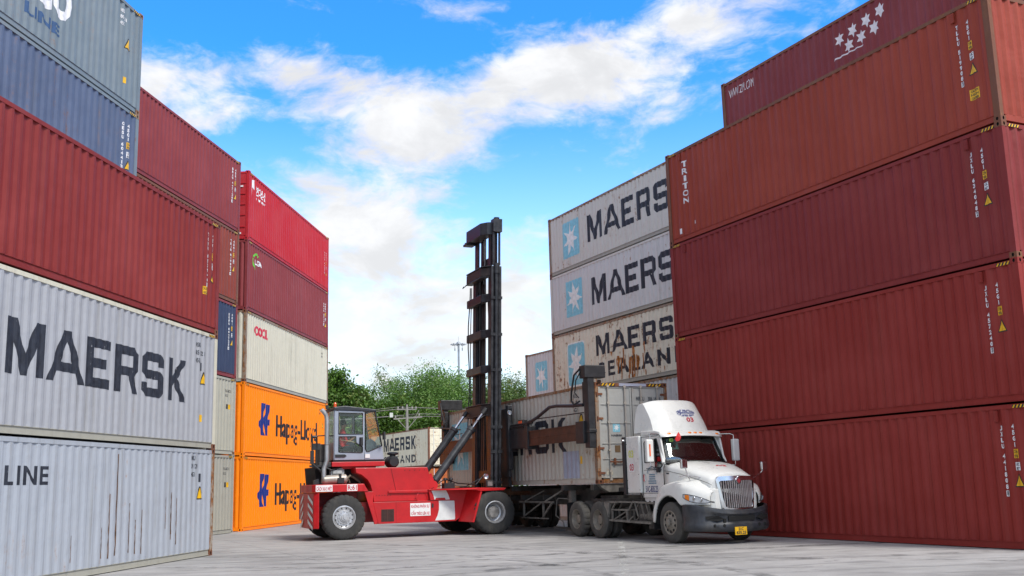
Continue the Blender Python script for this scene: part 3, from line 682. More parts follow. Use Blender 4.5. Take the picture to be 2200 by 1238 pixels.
# ------------------------------------------------------------------ ground
def ground_mat():
    m, t, b = new_mat('yard_concrete'); tcx = t.node('ShaderNodeTexCoord').outputs['Object']
    mp = t.node('ShaderNodeMapping'); t.l.new(tcx, mp.inputs[0]); mp.inputs['Rotation'].default_value = (0, 0, R(-8)); v = mp.outputs[0]
    big = t.noise(v, .12, 5, .6); mid = t.noise(t.mapping(v, (.8, 1.25, 1)), 1.0, 7, .62); fine = t.noise(v, 22, 4, .7); st = t.noise(t.mapping(v, (.6, 1.5, 1), (7, 2, 0)), 1.0, 8, .68)
    col = t.mix(t.ramp(big, .38, .62), (.25, .245, .24), (.36, .35, .345))
    col = t.mix(t.math('MULTIPLY', t.ramp(mid, .40, .66), .45), col, (.43, .42, .41))
    col = t.mix(t.math('MULTIPLY', t.ramp(st, .49, .68), .55), col, (.14, .135, .135))
    pat = t.noise(t.mapping(v, (.25, .38, 1), (3, 1, 0)), 1.0, 9, .7)
    col = t.mix(t.math('MULTIPLY', t.ramp(pat, .52, .66), .30), col, (.17, .165, .16))
    sp = t.noise(t.mapping(v, (1.0, 1.5, 1), (1, 5, 2)), 1.0, 9, .74)
    col = t.mix(t.math('MULTIPLY', t.ramp(sp, .60, .66), .7), col, (.07, .068, .07))
    col = t.mix(t.math('MULTIPLY', t.ramp(fine, .45, .75), .3), col, (.18, .175, .17))
    col = t.mix(t.math('MULTIPLY', t.ramp(t.noise(v, 2.3, 6, .7), .60, .75), .35), col, (.40, .36, .30))
    # tyre marks: faint arcs
    wv = t.node('ShaderNodeTexWave', wave_type='RINGS'); t.set(wv.inputs[0], t.mapping(v, (.20, .20, .2), (1.2, -3.0, 0))); wv.inputs['Scale'].default_value = 1.3; wv.inputs['Distortion'].default_value = 5; wv.inputs['Detail'].default_value = 3; wv.inputs['Detail Scale'].default_value = .6
    col = t.mix(t.math('MULTIPLY', t.math('MULTIPLY', t.ramp(wv.outputs[1], .90, .99), t.ramp(mid, .4, .6)), .55), col, (.12, .12, .12))
    t.set(b.inputs['Base Color'], col); t.set(b.inputs['Roughness'], t.ramp(mid, .3, .7, .7, .9))
    bn = t.node('ShaderNodeBump'); bn.inputs['Strength'].default_value = .35; bn.inputs['Distance'].default_value = .01; t.set(bn.inputs['Height'], t.math('ADD', fine, mid)); t.l.new(bn.outputs[0], b.inputs['Normal'])
    return m
mb = MB(); mb.add([(-900, -300, 0), (900, -300, 0), (900, 1500, 0), (-900, 1500, 0)], [(0, 1, 2, 3)])
g = mb.build('ground', ground_mat(), fixn=False); tag(g, kind='structure')
M_JOINT = simple('joint_dark', (.07, .068, .066), .9, 0, .3, 3)
for i, (a, b_) in enumerate((((-9.5, 34.4), (-.2, 14.3)),)):
    a = Vector((*a, .004)); b_ = Vector((*b_, .004)); d = (b_-a).normalized(); n = Vector((-d.y, d.x, 0))*.004
    mb = MB(); N = 60; L1 = []; L2 = []
    for q in range(N+1):
        p = a.lerp(b_, q/N)+n*1.2*math.sin(q*1.3+i)*random.uniform(.2, .9); L1.append(tuple(p-n*random.uniform(.4, 1.1))); L2.append(tuple(p+n*random.uniform(.4, 1.1)))
    mb.grid([L1, L2]); j = mb.build('expansion_joint', M_JOINT); tag(j, kind='structure')
m, t, b = new_mat('worn_line_paint'); tcx = t.node('ShaderNodeTexCoord').outputs['Object']
b.inputs['Base Color'].default_value = (.50, .50, .48, 1); b.inputs['Roughness'].default_value = .85
tr = t.node('ShaderNodeBsdfTransparent'); mx_ = t.node('ShaderNodeMixShader'); t.set(mx_.inputs[0], t.math('MULTIPLY', t.ramp(t.noise(tcx, 2.6, 9, .75), .44, .60), .9)); t.l.new(tr.outputs[0], mx_.inputs[1]); t.l.new(b.outputs[0], mx_.inputs[2]); t.l.new(mx_.outputs[0], t.n['Material Output'].inputs[0])
mb = MB(); mb.grid([[(2.62+(1.60-2.62)*q/40-.0, 28.4-11.4*q/40, .004) for q in range(41)], [(2.78+(1.76-2.78)*q/40, 28.4-11.4*q/40, .004) for q in range(41)]])
o = mb.build('painted_yard_line', m); tag(o, kind='structure')
# tyre marks rubbed into the concrete
m, t, b = new_mat('rubber_scrub'); tcx = t.node('ShaderNodeTexCoord').outputs['Object']; b.inputs['Base Color'].default_value = (.06, .06, .062, 1); b.inputs['Roughness'].default_value = .8
tr = t.node('ShaderNodeBsdfTransparent'); mx_ = t.node('ShaderNodeMixShader'); t.set(mx_.inputs[0], t.math('MULTIPLY', t.ramp(t.noise(tcx, 1.6, 8, .7), .42, .70), .48)); t.l.new(tr.outputs[0], mx_.inputs[1]); t.l.new(b.outputs[0], mx_.inputs[2]); t.l.new(mx_.outputs[0], t.n['Material Output'].inputs[0])
for i, (cx, cy, rad, a0, a1) in enumerate(((-14, 14, 16.0, -8, 62), (-14, 14, 18.2, -5, 66), (12, 8, 17.0, 96, 150), (12, 8, 19.1, 100, 146), (2, 46, 22.5, 236, 300), (3, 45, 24.8, 232, 296), (-3, 3, 19.5, 40, 100))):
    L1, L2 = [], []; wd = .11+.04*(i % 3)
    for q in range(61):
        a = R(a0+(a1-a0)*q/60); e = wd*min(1, q/8, (60-q)/8)+.004
        L1.append((cx+(rad-e)*math.cos(a), cy+(rad-e)*math.sin(a), .006+.001*i)); L2.append((cx+(rad+e)*math.cos(a), cy+(rad+e)*math.sin(a), .006+.001*i))
    mb = MB(); mb.grid([L1, L2]); o = mb.build('tyre_mark', m); tag(o, kind='structure')

# ------------------------------------------------------------------ the container on the trailer
G6 = None
c = container('dirty grey container with rusty doors, on the trailer and gripped by the lifting frame', AC, -LC, 1.478, HC, P_MC, framem=P_RUSTY, castm=P_RUSTB, botm=P_MC, haz=False, far_end='doorR')
L = LC; H = HC
maersk(c, L-9.1, .98, 1.03)
star_square(c, L-11.6, L-10.0, .62, 2.38, .1)
codes_h(c, ['MRKU', '31 168', '45G1'], L-1.45, 2.66, .12, .46); tri_sign(c, L-.95, 1.86, .26); plate(c, L-1.02, .70, .10, .22)
M_PATCH = simple('repainted_panel', (.36, .38, .47), .6, 0, .1, 3, .15); drape([rect(L-2.25, L-1.2, .18, .98)], 'repainted_patch', M_PATCH, c, .003)
# door end
for s in (0, 1):
    y0, y1 = .115+s*1.107, .115+s*1.107+1.10
    mb = MB(); mb.box(L-.06, L-.035, y0, y1, .165, H-.135)
    for a_, b_ in ((y0, y0+.06), (y1-.06, y1)): mb.box(L-.035, L-.012, a_, b_, .165, H-.135)
    zs = [.17, .70, 1.14, 1.72, 2.26, H-.14]
    for z in zs: mb.box(L-.035, L-.015, y0+.06, y1-.06, z-.018, z+.018)
    d = mb.build('door', paint('paint_door_grey', (.40, .40, .375), .38, .3, .5, 25), c, .004)
    for yy in (y0+.30, y1-.24):
        mb = MB(); mb.tube([(L+.012, yy, .09), (L+.012, yy, H-.07)], .019, 8)
        for z in (.12, .35, .95, 1.75, 2.3, H-.12): mb.box(L-.02, L+.036, yy-.04, yy+.04, z-.03, z+.03)
        mb.build('locking_bar', paint('bar_grey_rusty', (.42, .38, .33), .5, .3, .3, 26), d)
        mb = MB(); mb.bar((L+.03, yy-.02, .62), (L+.03, yy+(.34 if yy < y0+.5 else -.34), .60), .02, .045); mb.box(L-.0, L+.03, yy+.12, yy+.18, .53, .72)
        mb.build('door_handle', P_RUSTB, d)
    for z in (.3, 1.0, 1.85, 2.55):
        mb = MB(); ye = .06 if s == 0 else W-.06; mb.tube([(L-.0, ye, z-.06), (L-.0, ye, z+.06)], .026, 8); mb.box(L-.01, L+.008, min(ye, ye+(.18 if s == 0 else -.18)), max(ye, ye+(.18 if s == 0 else -.18)), z-.03, z+.03)
        mb.build('hinge', P_RUSTB, d)
mb = MB(); mb.box(L-.03, L-.004, 1.213, 1.226, .165, H-.135); mb.build('door_seal', M_RUB, c)
mb = MB(); mb.box(L-.09, L+.004, .17, W-.17, H-.118, H-.02); mb.build('door_header', P_RUSTB, c)
mb = MB(); mb.box(L+.004, L+.016, .80, 1.72, H-.11, H-.025); mb.build('header_plate', M_PATCH, c)
mb = MB(); mb.box(L-.09, L+.006, .17, W-.17, .012, .13); mb.build('door_sill', paint('sill_rust', (.25, .14, .08), .9, .3, .5, 27), c)
for y0_ in (.2, 1.78):
    h = hazard(c, 0, .46, H-.10, H-.035, 0.0); h.rotation_euler = (0, 0, math.pi/2); h.location = (L+.018, y0_, 0)
def end_items(items, name, mat, parent, x, lift=.0):
    o = drape(items, name, mat, parent, .0, corr=False); o.rotation_euler = (0, 0, math.pi/2); o.location = (x, 0, 0); return o
end_items([rrect(.56, .80, 1.46, 1.72, .03)], 'logo_square', M_SKYB, c, L-.031)
end_items([star(.68, 1.59, .105, .115, 7, .4, .1)], 'logo_star', M_STARW, c, L-.028)
end_items(htext('MAERSK', .50, .87, 1.335, 1.39, .03), 'lettering', M_LETB, c, L-.028)
end_items(htext('MRKU', 1.38, 1.66, 2.37, 2.49, .01), 'serial_number', M_LETB, c, L-.028); end_items(htext('386 168 6', 1.78, 2.22, 2.37, 2.49, .01), 'serial_number', M_LETB, c, L-.028); end_items(htext('45G1', 1.78, 1.98, 2.22, 2.33, .01), 'size_code', M_LETB, c, L-.028)
end_items([rect(.30, .50, .245, .345)], 'data_plate', simple('plate_pale', (.55, .52, .42), .5), c, L-.028)
end_items([rect(.60, .78, .88, 1.08)], 'data_plate', simple('plate_brown', (.16, .10, .05), .6), c, L-.028)

# ------------------------------------------------------------------ wheels
def wheel(parent, x, y, z, Rr, wd, out, kind):
    """y = outer face, out = -1 for a wheel whose outside looks at the near side"""
    s = -out; lug = kind == 'lug'; n = 120 if kind == 'lug' else 72
    def mod(i, j, r_):
        if not lug: return r_
        return r_-(.024 if j % 5 == (0 if i < 7 else 2) and 3 <= i <= 9 else 0)
    ri = Rr*.53 if kind != 'dish' else Rr*.50
    if kind == 'lug': ri = Rr*.50
    pr = [(ri, .05), (ri+.03*Rr, .008), (Rr*.72, -.004), (Rr*.90, .010), (Rr*.965, .035), (Rr*.995, .07), (Rr, wd*.35), (Rr, wd*.65), (Rr*.995, wd-.07), (Rr*.965, wd-.035), (Rr*.90, wd-.01), (Rr*.72, wd), (ri, wd-.03)]
    mb = MB()
    if kind == 'rib':      # circumferential grooves
        pr = pr[:5]+[(Rr*.99, .04), (Rr, .055)]
        for g in range(1, 5):
            yy = .055+(wd-.11)*g/5; pr += [(Rr, yy-.008), (Rr-.018, yy-.006), (Rr-.018, yy+.006), (Rr, yy+.008)]
        pr += [(Rr, wd-.055), (Rr*.965, wd-.03), (Rr*.90, wd-.01), (Rr*.72, wd), (ri, wd-.03)]
    if kind == 'block':
        def mod(i, j, r_): return r_-(.02 if (j % 4 == 0 and r_ > Rr*.95) else 0)
    if kind == 'smooth': mod = None
    mb.lathe(pr, (x, y, z), n, 'y', s, 0, mod if kind in ('lug', 'block') else None)
    t_ = mb.build('wheel', M_TYRE if kind in ('lug', 'lugdeep') else M_TYRED, parent, smooth=True)
    return t_
def rim_plate(parent, x, y, z, r, s, mat, kind, name='rim'):
    mb = MB()
    if kind == 'flat':        # silver stud-ring rim (rear of the handler)
        mb.lathe([(r, .0), (r+.012, -.012), (r-.02, -.018), (r-.05, .02), (r-.075, .03), (r-.085, .012), (r*.62, .015), (r*.60, .0), (r*.42, -.005), (r*.40, -.03), (r*.30, -.035), (r*.28, -.06), (r*.16, -.062), (r*.13, -.085), (0.001, -.085)], (x, y, z), 48, 'y', s)
        for q in range(12):
            a = 2*math.pi*q/12; cx, cz = x+r*.52*math.cos(a), z+r*.52*math.sin(a); mb.lathe([(.016, -.005), (.016, -.03), (.001, -.03)], (cx, y, cz), 8, 'y', s)
            a += .26; cx, cz = x+r*.76*math.cos(a), z+r*.76*math.sin(a); mb.lathe([(.020, .012), (.018, .002), (.001, .002)], (cx, y, cz), 8, 'y', s, 1)
    elif kind == 'deep':       # deep dish with hub drum
        mb.lathe([(r, .0), (r+.015, -.012), (r-.015, -.018), (r-.035, .01), (r-.05, .10), (r-.06, .20), (r-.10, .215), (r*.60, .22)], (x, y, z), 48, 'y', s)
        mb.lathe([(r*.60, .22), (r*.58, .13), (r*.53, .115), (r*.50, .10), (.001, .095)], (x, y, z), 40, 'y', s, 2)
        for q in range(10): a = 2*math.pi*q/10; mb.lathe([(.014, .10), (.014, .08), (.001, .08)], (x+r*.46*math.cos(a), y, z+r*.46*math.sin(a)), 8, 'y', s, 2)
    elif kind == 'steer':      # truck front alloy with ten hand holes
        mb.lathe([(r, .0), (r+.012, -.010), (r-.012, -.014), (r-.03, .01), (r-.05, .025), (r*.62, -.012), (r*.48, -.030), (r*.46, -.034), (r*.30, -.036), (r*.28, -.075), (r*.18, -.10), (.001, -.105)], (x, y, z), 48, 'y', s)
        for q in range(10):
            a = 2*math.pi*(q+.5)/10; mb.lathe([(.034, -.003), (.030, -.0065), (.001, -.0065)], (x+r*.76*math.cos(a), y-s*.002, z+r*.76*math.sin(a)), 12, 'y', s, 1)
            a = 2*math.pi*q/10; mb.lathe([(.017, -.03), (.015, -.062), (.001, -.062)], (x+r*.38*math.cos(a), y, z+r*.38*math.sin(a)), 8, 'y', s, 0)
    elif kind == 'dual':       # concave rear wheel
        mb.lathe([(r, .0), (r+.010, -.008), (r-.012, -.010), (r-.03, .03), (r-.045, .10), (r-.06, .135), (r*.72, .15), (r*.55, .16), (r*.50, .15), (r*.44, .14), (r*.42, .06), (r*.30, .05), (.001, .045)], (x, y, z), 40, 'y', s)
        for q in range(8): a = 2*math.pi*q/8; mb.lathe([(.03, .148), (.028, .142), (.001, .142)], (x+r*.66*math.cos(a), y, z+r*.66*math.sin(a)), 10, 'y', s, 1)
    return mb.build(name, [mat, M_HOLE, M_STEEL], parent, smooth=True)
def decal(parent, polys, mat, y, name, axis='y'):
    v, f = poly_vf(polys); mb = MB()
    mb.add([(a, y, b) for a, b in v], f); return mb.build(name, mat, parent, fixn=False)
def sign(parent, x0, x1, z0, z1, y, lines, fg, bgm, name='sign', margin=.08, bold=.015):
    mb = MB(); mb.box(x0, x1, y-.004, y, z0, z1); s = mb.build(name, bgm, parent)
    n = len(lines); h = (z1-z0)/n
    for i, l in enumerate(lines):
        v, f = fit(text_mesh(l, bold), x0+(x1-x0)*margin, x1-(x1-x0)*margin, z1-(i+1)*h+h*.14, z1-i*h-h*.12)
        m2 = MB(); m2.add([(a, y-.007, b) for a, b in v], f); m2.build('sign_text', fg, s, fixn=False)
    return s
M_SIGNW = simple('sign_white', (.74, .73, .72), .5, 0, .06); M_SIGNR = simple('sign_red', (.50, .01, .03), .5); M_WPATCH = simple('white_band_paint', (.66, .67, .66), .45, 0, .08, 3, .15)

# ------------------------------------------------------------------ container handler
FL = thing('container_handler', 'red container handler R:61 with grey cab and tall black mast lifting the grey container', 'container handler', (-5.3, 32.16, 0), R(23))
def part(mb, name, mat, parent=None, bevel=0.0, smooth=False, **kw): return mb.build(name, mat, parent or FL, bevel, smooth, **kw)
for (x, y0, outd, far) in ((0.05, 0.0, -1, 0), (0.05, 2.6, 1, 1)):
    wh = wheel(FL, x, y0, .672, .675, .40, outd, 'lug'); rim_plate(wh, x, y0+(.025 if outd < 0 else -.025), .672, .345, -outd, M_RIMS, 'flat')
for (x, y0, outd) in ((4.70, -.70, -1), (4.70, 3.30, 1)):
    wh = wheel(FL, x, y0, .688, .69, .40, outd, 'lug'); rim_plate(wh, x, y0+(.02 if outd < 0 else -.02), .688, .335, -outd, M_RIMS, 'deep')
    wheel(FL, x, y0+(.46 if outd < 0 else -.46), .688, .69, .40, outd, 'lug')
mb = MB(); mb.box(-.05, .15, .35, 2.25, .55, .80); mb.box(4.55, 4.85, -.3, 2.9, .5, .86); part(mb, 'axle', M_REDD)
# counterweight and rear deck
mb = MB(); mb.prism([(-.87, .10), (-.72, 0), (-.50, 2.6), (-.72, 2.3), (-.90, 1.75), (-.93, .62)], .36, 1.42, axis='z')
mb.prism([(-.93, .62), (-.93, 2.0), (.6, 2.0), (.6, .62)], .6, 1.42, axis='z'); part(mb, 'counterweight', M_RED, bevel=.02)
mb = MB(); mb.prism([(-.92, .12), (-.84, 0), (.66, 0), (.76, .3), (.76, 2.3), (.66, 2.6), (-.54, 2.6), (-.76, 2.32), (-.93, 1.75), (-.97, .65)], 1.43, 1.665, axis='z'); part(mb, 'rear_deck', M_RED, bevel=.02)
mb = MB(); mb.prism([(.66, 1.43), (.66, 1.665), (.80, 1.43)], .01, 2.59); part(mb, 'deck_lip', M_RED)
sign(FL, -.83, -.32, 1.455, 1.645, -.002, ['CÁCH XA 5 MÉT'], M_SIGNR, M_SIGNW, 'warning_sign', .04, .02)
sign(FL, .13, .45, 1.455, 1.655, -.002, ['R:61'], M_SIGNR, M_SIGNW, 'number_sign', .07, .02)
# chevrons on the rear face
for yo in (.14, 1.28):
    mb = MB()
    for i in range(4):
        z = 1.36-i*.245; sh = .0
        xr = [-.885+(-.012), -.940]
        ya, yb = (yo, yo+.46) if yo < 1 else (yo, yo+.38)
        def xx(yv): return (-.87-.06*min(1, (yv-.10)/.52) if yv < .62 else -.93)-.012
        z1a, z1b = z+.02, z-.20
        mb.add([(xx(ya), ya, z1b-.0 if yo < 1 else z1a), (xx(yb), yb, z1a if yo < 1 else z1b), (xx(yb), yb, (z1a if yo < 1 else z1b)-.11), (xx(ya), ya, (z1b if yo < 1 else z1a)-.11)], [(0, 1, 2, 3)])
    for v_i in range(len(mb.v)): v_ = mb.v[v_i]; mb.v[v_i] = (v_[0], v_[1], min(v_[2], 1.40))
    part(mb, 'chevron_marking', M_SIGNW)
# chassis core
mb = MB(); mb.box(.5, 4.4, .5, 2.1, .50, 1.10); mb.box(-.6, .6, .62, 1.98, 1.0, 1.42); part(mb, 'chassis', M_REDD)
# near side plates
def strut(y0, y1):
    mb = MB(); mb.prism([(.68, 1.42), (.97, 1.42), (.95, 1.10), (1.10, .50), (1.09, .435), (1.0, .435)], y0, y1); return part(mb, 'fender_strut', M_RED, bevel=.008)
strut(.03, .10); strut(2.5, 2.57)
for ya, yb in ((.035, .50), (2.1, 2.56)):
    mb = MB(); mb.prism([(.95, 1.095), (1.12, .435), (3.64, .435), (3.92, 1.085)], ya, yb); tank = part(mb, 'fuel_tank', M_RED, bevel=.012)
    if ya < 1:
        decal(tank, [[(3.08, 1.078), (3.59, 1.068), (3.655, .93), (3.685, .80), (3.67, .66), (3.60, .485), (2.95, .475), (3.03, .62), (3.08, .80), (3.085, .95)]], M_WPATCH, ya-.004, 'white_band')
        sign(FL, 2.14, 2.80, .635, 1.025, ya-.003, ['KHÔNG PHẬN SỰ', 'CẤM TRÈO LÊN XE'], M_SIGNR, M_SIGNW, 'warning_sign', .05, .02)
        mb = MB(); mb.box(1.21, 1.62, ya-.010, ya-.001, .50, .87); gr = part(mb, 'vent_grille', simple('grille_rustbrown', (.06, .022, .018), .8), tank)
        mb = MB()
        for i in range(9):
            for j in range(9):
                if i == 4: continue
                mb.box(1.23+i*.042, 1.252+i*.042, ya-.013, ya-.009, .515+j*.039, .535+j*.039)
        mb.build('grille_hole', M_HOLE, gr)
        mb = MB(); mb.box(2.84, 2.90, ya-.02, ya, .88, 1.0); part(mb, 'tank_lock', M_PLAST, tank)
        mb = MB(); mb.box(1.68, 1.69, ya-.003, ya+.001, .45, 1.08); mb.box(.965, 3.9, ya-.003, ya+.001, 1.075, 1.082); part(mb, 'panel_seam', M_REDD, tank)
# hull: middle body with the arch over the rear wheel
hull = [(.42, 2.15), (2.74, 2.13), (2.92, 1.58), (3.0, 1.44), (3.62, 1.42), (3.62, 1.10), (1.0, 1.10), (.97, 1.35), (.90, 1.62), (.80, 1.78), (.62, 1.93), (.44, 2.0)]
mb = MB(); mb.prism(hull, .12, 2.48); body = part(mb, 'engine_hood', M_RED, bevel=.015)
mb = MB(); mb.prism([(1.45, 1.425), (2.98, 1.425), (3.0, 1.34), (1.45, 1.36)], .06, .12); part(mb, 'side_ledge', M_RED, bevel=.006)
mb = MB(); mb.bar((1.55, .116, 2.12), (1.70, .116, 1.44), .006, .014); mb.bar((2.95, .1, 1.5), (2.3, .116, 1.15), .006, .01); part(mb, 'panel_seam', M_HOLE, body)
mb = MB(); mb.lathe([(.20, 0), (.20, -.02), (.17, -.03), (.15, -.03), (.14, -.015), (.001, -.015)], (2.55, .118, 1.20), 24, 'y', 1); part(mb, 'pivot_cover', M_RED, body, smooth=True)
mb = MB(); mb.prism([(2.15, 1.34), (2.42, 1.62), (2.9, 1.95), (3.05, 1.5), (3.0, 1.30)], .19, .245); mb.lathe([(.15, -.02), (.15, .05), (.001, .05)], (2.93, .16, 1.56), 20, 'y', -1); part(mb, 'cylinder_bracket', M_RED)
# front side plates, fenders
for s in (0, 1):
    def Y(v): return v if s == 0 else 2.6-v
    mb = MB(); mb.prism([(2.80, 1.10), (2.74, 1.445), (4.2, 1.415), (4.05, .75), (3.62, .43), (3.60, 1.08)], min(Y(.02), Y(.08)), max(Y(.02), Y(.08))); sp = part(mb, 'front_side_plate', M_RED, bevel=.008)
    if s == 0:
        decal(sp, [[(2.83, 1.41), (3.32, 1.40), (3.40, 1.24), (3.44, 1.11), (3.30, 1.105), (3.28, 1.17), (2.98, 1.17), (2.95, 1.12), (2.93, 1.12), (2.90, 1.25)]], M_WPATCH, .014, 'white_band')
    mb = MB()
    a = [(3.72, Y(.05), .42), (4.02, Y(.05), 1.41), (4.22, Y(-.70), 1.36), (3.93, Y(-.70), .40)]; b_ = [(p[0]+.06, p[1], p[2]) for p in a]
    mb.add(a+b_, [(0, 1, 2, 3), (7, 6, 5, 4), (0, 4, 5, 1), (1, 5, 6, 2), (2, 6, 7, 3), (3, 7, 4, 0)]); part(mb, 'fender_plate', M_RED, bevel=.008)
    mb = MB(); mb.prism([(2.72, 1.435), (4.15, 1.455), (5.08, 1.425), (5.0, 1.355), (4.2, 1.345), (4.0, 1.40), (2.75, 1.40)], min(Y(-.72), Y(.6)), max(Y(-.72), Y(.6)))
    for i_ in range(len(mb.v)):
        v_ = mb.v[i_]
        if v_[0] < 3.9 and ((s == 0 and v_[1] < 0) or (s == 1 and v_[1] > 2.6)): mb.v[i_] = (v_[0], Y(.01), v_[2])
    part(mb, 'front_fender', M_RED, bevel=.008)
# deck between, mast foot
mb = MB(); mb.box(3.0, 5.0, .62, 1.98, .9, 1.40); part(mb, 'front_deck', M_REDD)
mb = MB(); mb.box(3.35, 3.70, .25, .55, 1.45, 1.62); mb.tube([(3.43, .4, 1.62), (3.43, .4, 1.70)], .03); mb.tube([(3.62, .4, 1.62), (3.62, .4, 1.70)], .03)
mb.lathe([(.07, 0), (.075, .03), (.06, .08), (.001, .09)], (3.43, .4, 1.70), 16, 'z'); mb.lathe([(.07, 0), (.075, .03), (.06, .08), (.001, .09)], (3.62, .4, 1.70), 16, 'z'); part(mb, 'valve_block', M_BLK)
mb = MB(); mb.box(4.75, 5.0, .16, .34, 1.46, 1.68); lb = part(mb, 'lamp_housing', M_BLK, bevel=.01); mb = MB(); mb.lathe([(.085, -.02), (.09, .03), (.05, .06), (.001, .07)], (4.78, .25, 1.80), 16, 'y', 1); part(mb, 'work_lamp', M_LAMP, lb, smooth=True)
mb = MB(); mb.box(4.80, 4.96, .154, .16, 1.50, 1.64); mb.box(4.83, 4.93, .148, .154, 1.54, 1.61); part(mb, 'lamp_panel', M_STEEL, lb)
# engine parts behind the cab
mb = MB(); mb.tube([(-.55, .42, 1.80), (-.50, .42, 1.80), (.18, .42, 1.83), (.22, .42, 1.83)], [.10, .14, .14, .10], 20); part(mb, 'muffler', simple('muffler_aluminium', (.42, .38, .33), .5, .4, .3, 4, .4, dirtcol=(.20, .10, .05)), smooth=True)
mb = MB(); mb.tube([(-.50, .38, 1.85), (-.50, .38, 2.15), (-.42, .36, 2.40), (-.42, .36, 3.62), (-.45, .36, 3.78), (-.54, .36, 3.90), (-.60, .36, 3.95)], .068, 16, cap=False); ex = part(mb, 'exhaust_pipe', simple('exhaust_aluminium', (.42, .43, .44), .4, .6, .15, 4, .15), smooth=True)
mb = MB(); mb.tube([(-.42, .36, 2.86), (-.42, .36, 2.89)], .075, 16); part(mb, 'pipe_clamp', M_STEEL, ex)
mb = MB(); mb.box(-.25, .18, .55, 1.15, 1.85, 2.12); mb.box(-.20, .10, .50, .60, 1.98, 2.10); mb.box(-.1, .15, .6, 1.0, 2.1, 2.16); part(mb, 'engine_block', simple('engine_grey_white', (.40, .41, .40), .55, .2, .25, 5, .35), bevel=.015)
mb = MB(); mb.box(-.10, .10, .24, .36, 1.70, 1.86); mb.box(-.04, .02, .26, .40, 1.84, 1.98); mb.tube([(-.45, .5, 2.2), (-.25, .45, 2.10), (-.1, .5, 2.14), (.1, .6, 2.2)], .025); part(mb, 'engine_hose', M_BLK)
mb = MB(); mb.tube([(.22, .45, 1.83), (.35, .5, 1.92), (.50, .55, 1.85), (.70, .6, 1.70)], .035); mb.tube([(.2, .5, 1.70), (.3, .5, 1.82), (.34, .5, 1.70)], .03); part(mb, 'coolant_pipe', simple('pipe_tan', (.16, .14, .10), .7))
mb = MB(); mb.prism([(-.65, 1.67), (-.7, 2.2), (.40, 2.2), (.5, 1.9), (.75, 1.67)], .75, 2.3); part(mb, 'engine_bay', M_HOLE)
mb = MB(); mb.box(-.84, -.70, .16, .36, 1.667, 1.80); mb.prism([(-.84, 1.80), (-.70, 1.80), (-.70, 1.84)], .16, .36); part(mb, 'rear_lamp', M_BLK)
# air cleaner
mb = MB(); mb.lathe([(.001, -.20), (.14, -.20), (.17, -.17), (.19, -.10), (.19, .25), (.001, .25)], (1.79, .78, 2.33), 28, 'y', 1); af = part(mb, 'air_cleaner', M_BLK, smooth=True)
mb = MB(); mb.lathe([(.001, 0), (.15, 0), (.18, .02), (.18, .07), (.12, .09), (.001, .09)], (1.82, .85, 2.55), 24, 'z'); mb.tube([(1.82, .85, 2.45), (1.82, .85, 2.56)], .10); part(mb, 'intake_cap', M_BLK, af, smooth=True)
# cab
mb = MB(); mb.box(-.25, 1.43, .40, 2.1, 2.20, 2.345); mb.box(.1, 1.2, .6, 2.0, 2.13, 2.21); part(mb, 'cab_platform', M_RED, bevel=.012)
CY0, CY1 = .60, 1.98
def cabside(y, far=False):
    y1 = y+.05 if not far else y-.05; a, b_ = min(y, y1), max(y, y1); mb = MB()
    mb.prism([(-.12, 2.41), (.83, 2.41), (.83, 2.62), (-.12, 2.64)], a, b_)
    mb.prism([(-.12, 2.64), (.0, 2.64), (.0, 3.93), (-.12, 3.95)], a, b_)
    mb.prism([(.78, 2.62), (.835, 2.62), (.835, 3.90), (.78, 3.90)], a, b_)
    mb.prism([(0, 3.14), (.78, 3.14), (.78, 3.20), (0, 3.20)], a, b_); mb.prism([(0, 3.88), (.78, 3.86), (.78, 3.92), (0, 3.95)], a, b_)
    mb.prism([(.56, 2.95), (.78, 2.80), (.78, 3.14), (.56, 3.14)], a, b_)
    mb.prism([(.84, 2.41), (1.46, 2.41), (1.41, 2.80), (1.385, 2.84), (.95, 2.66), (.90, 2.66), (.865, 2.72), (.84, 2.72)], a, b_)
    return mb
for y, far in ((CY0, False), (CY1, True)):
    s = part(cabside(y, far), 'cab_side', M_CABG, bevel=.006)
    yy = y-.008 if not far else y+.008
    mb = MB()
    for poly in ([(.01, 3.21), (.77, 3.21), (.77, 3.86), (.01, 3.87)], [(.01, 2.68), (.06, 2.655), (.74, 2.63), (.77, 2.70), (.77, 2.80), (.56, 2.92), (.56, 3.12), (.01, 3.12)], [(.865, 3.90), (1.16, 3.90), (1.385, 2.83), (.95, 2.655), (.90, 2.66), (.865, 2.74)]):
        P3 = [(p[0], yy, p[1]) for p in poly]+[(poly[0][0], yy, poly[0][1])]
        mb.tube(P3, .016, 6, cap=False)
    part(mb, 'window_seal', M_RUB, s)
    for nm, poly in (('door_window', [(.01, 3.21), (.77, 3.21), (.77, 3.86), (.01, 3.87)]), ('lower_door_window', [(.01, 2.66), (.77, 2.64), (.77, 2.80), (.56, 2.93), (.56, 3.12), (.01, 3.12)]), ('quarter_window', [(.865, 3.90), (1.16, 3.90), (1.385, 2.83), (.95, 2.655), (.865, 2.70)])):
        mb = MB(); mb.prism(poly, y+.015 if not far else y-.025, y+.021 if not far else y-.019); part(mb, nm, G_CAB, s)
mb = MB(); mb.tube([(.72, CY0-.03, 2.84), (.72, CY0-.03, 3.10)], .055, 14); part(mb, 'door_handle', M_PLAST, smooth=True)
mb = MB(); mb.box(-.10, .20, CY0-.03, CY0-.005, 2.49, 2.58); mb.prism([(.20, 2.50), (.26, 2.53), (.20, 2.58)], CY0-.03, CY0-.005); part(mb, 'door_hinge', M_PLAST, bevel=.008)
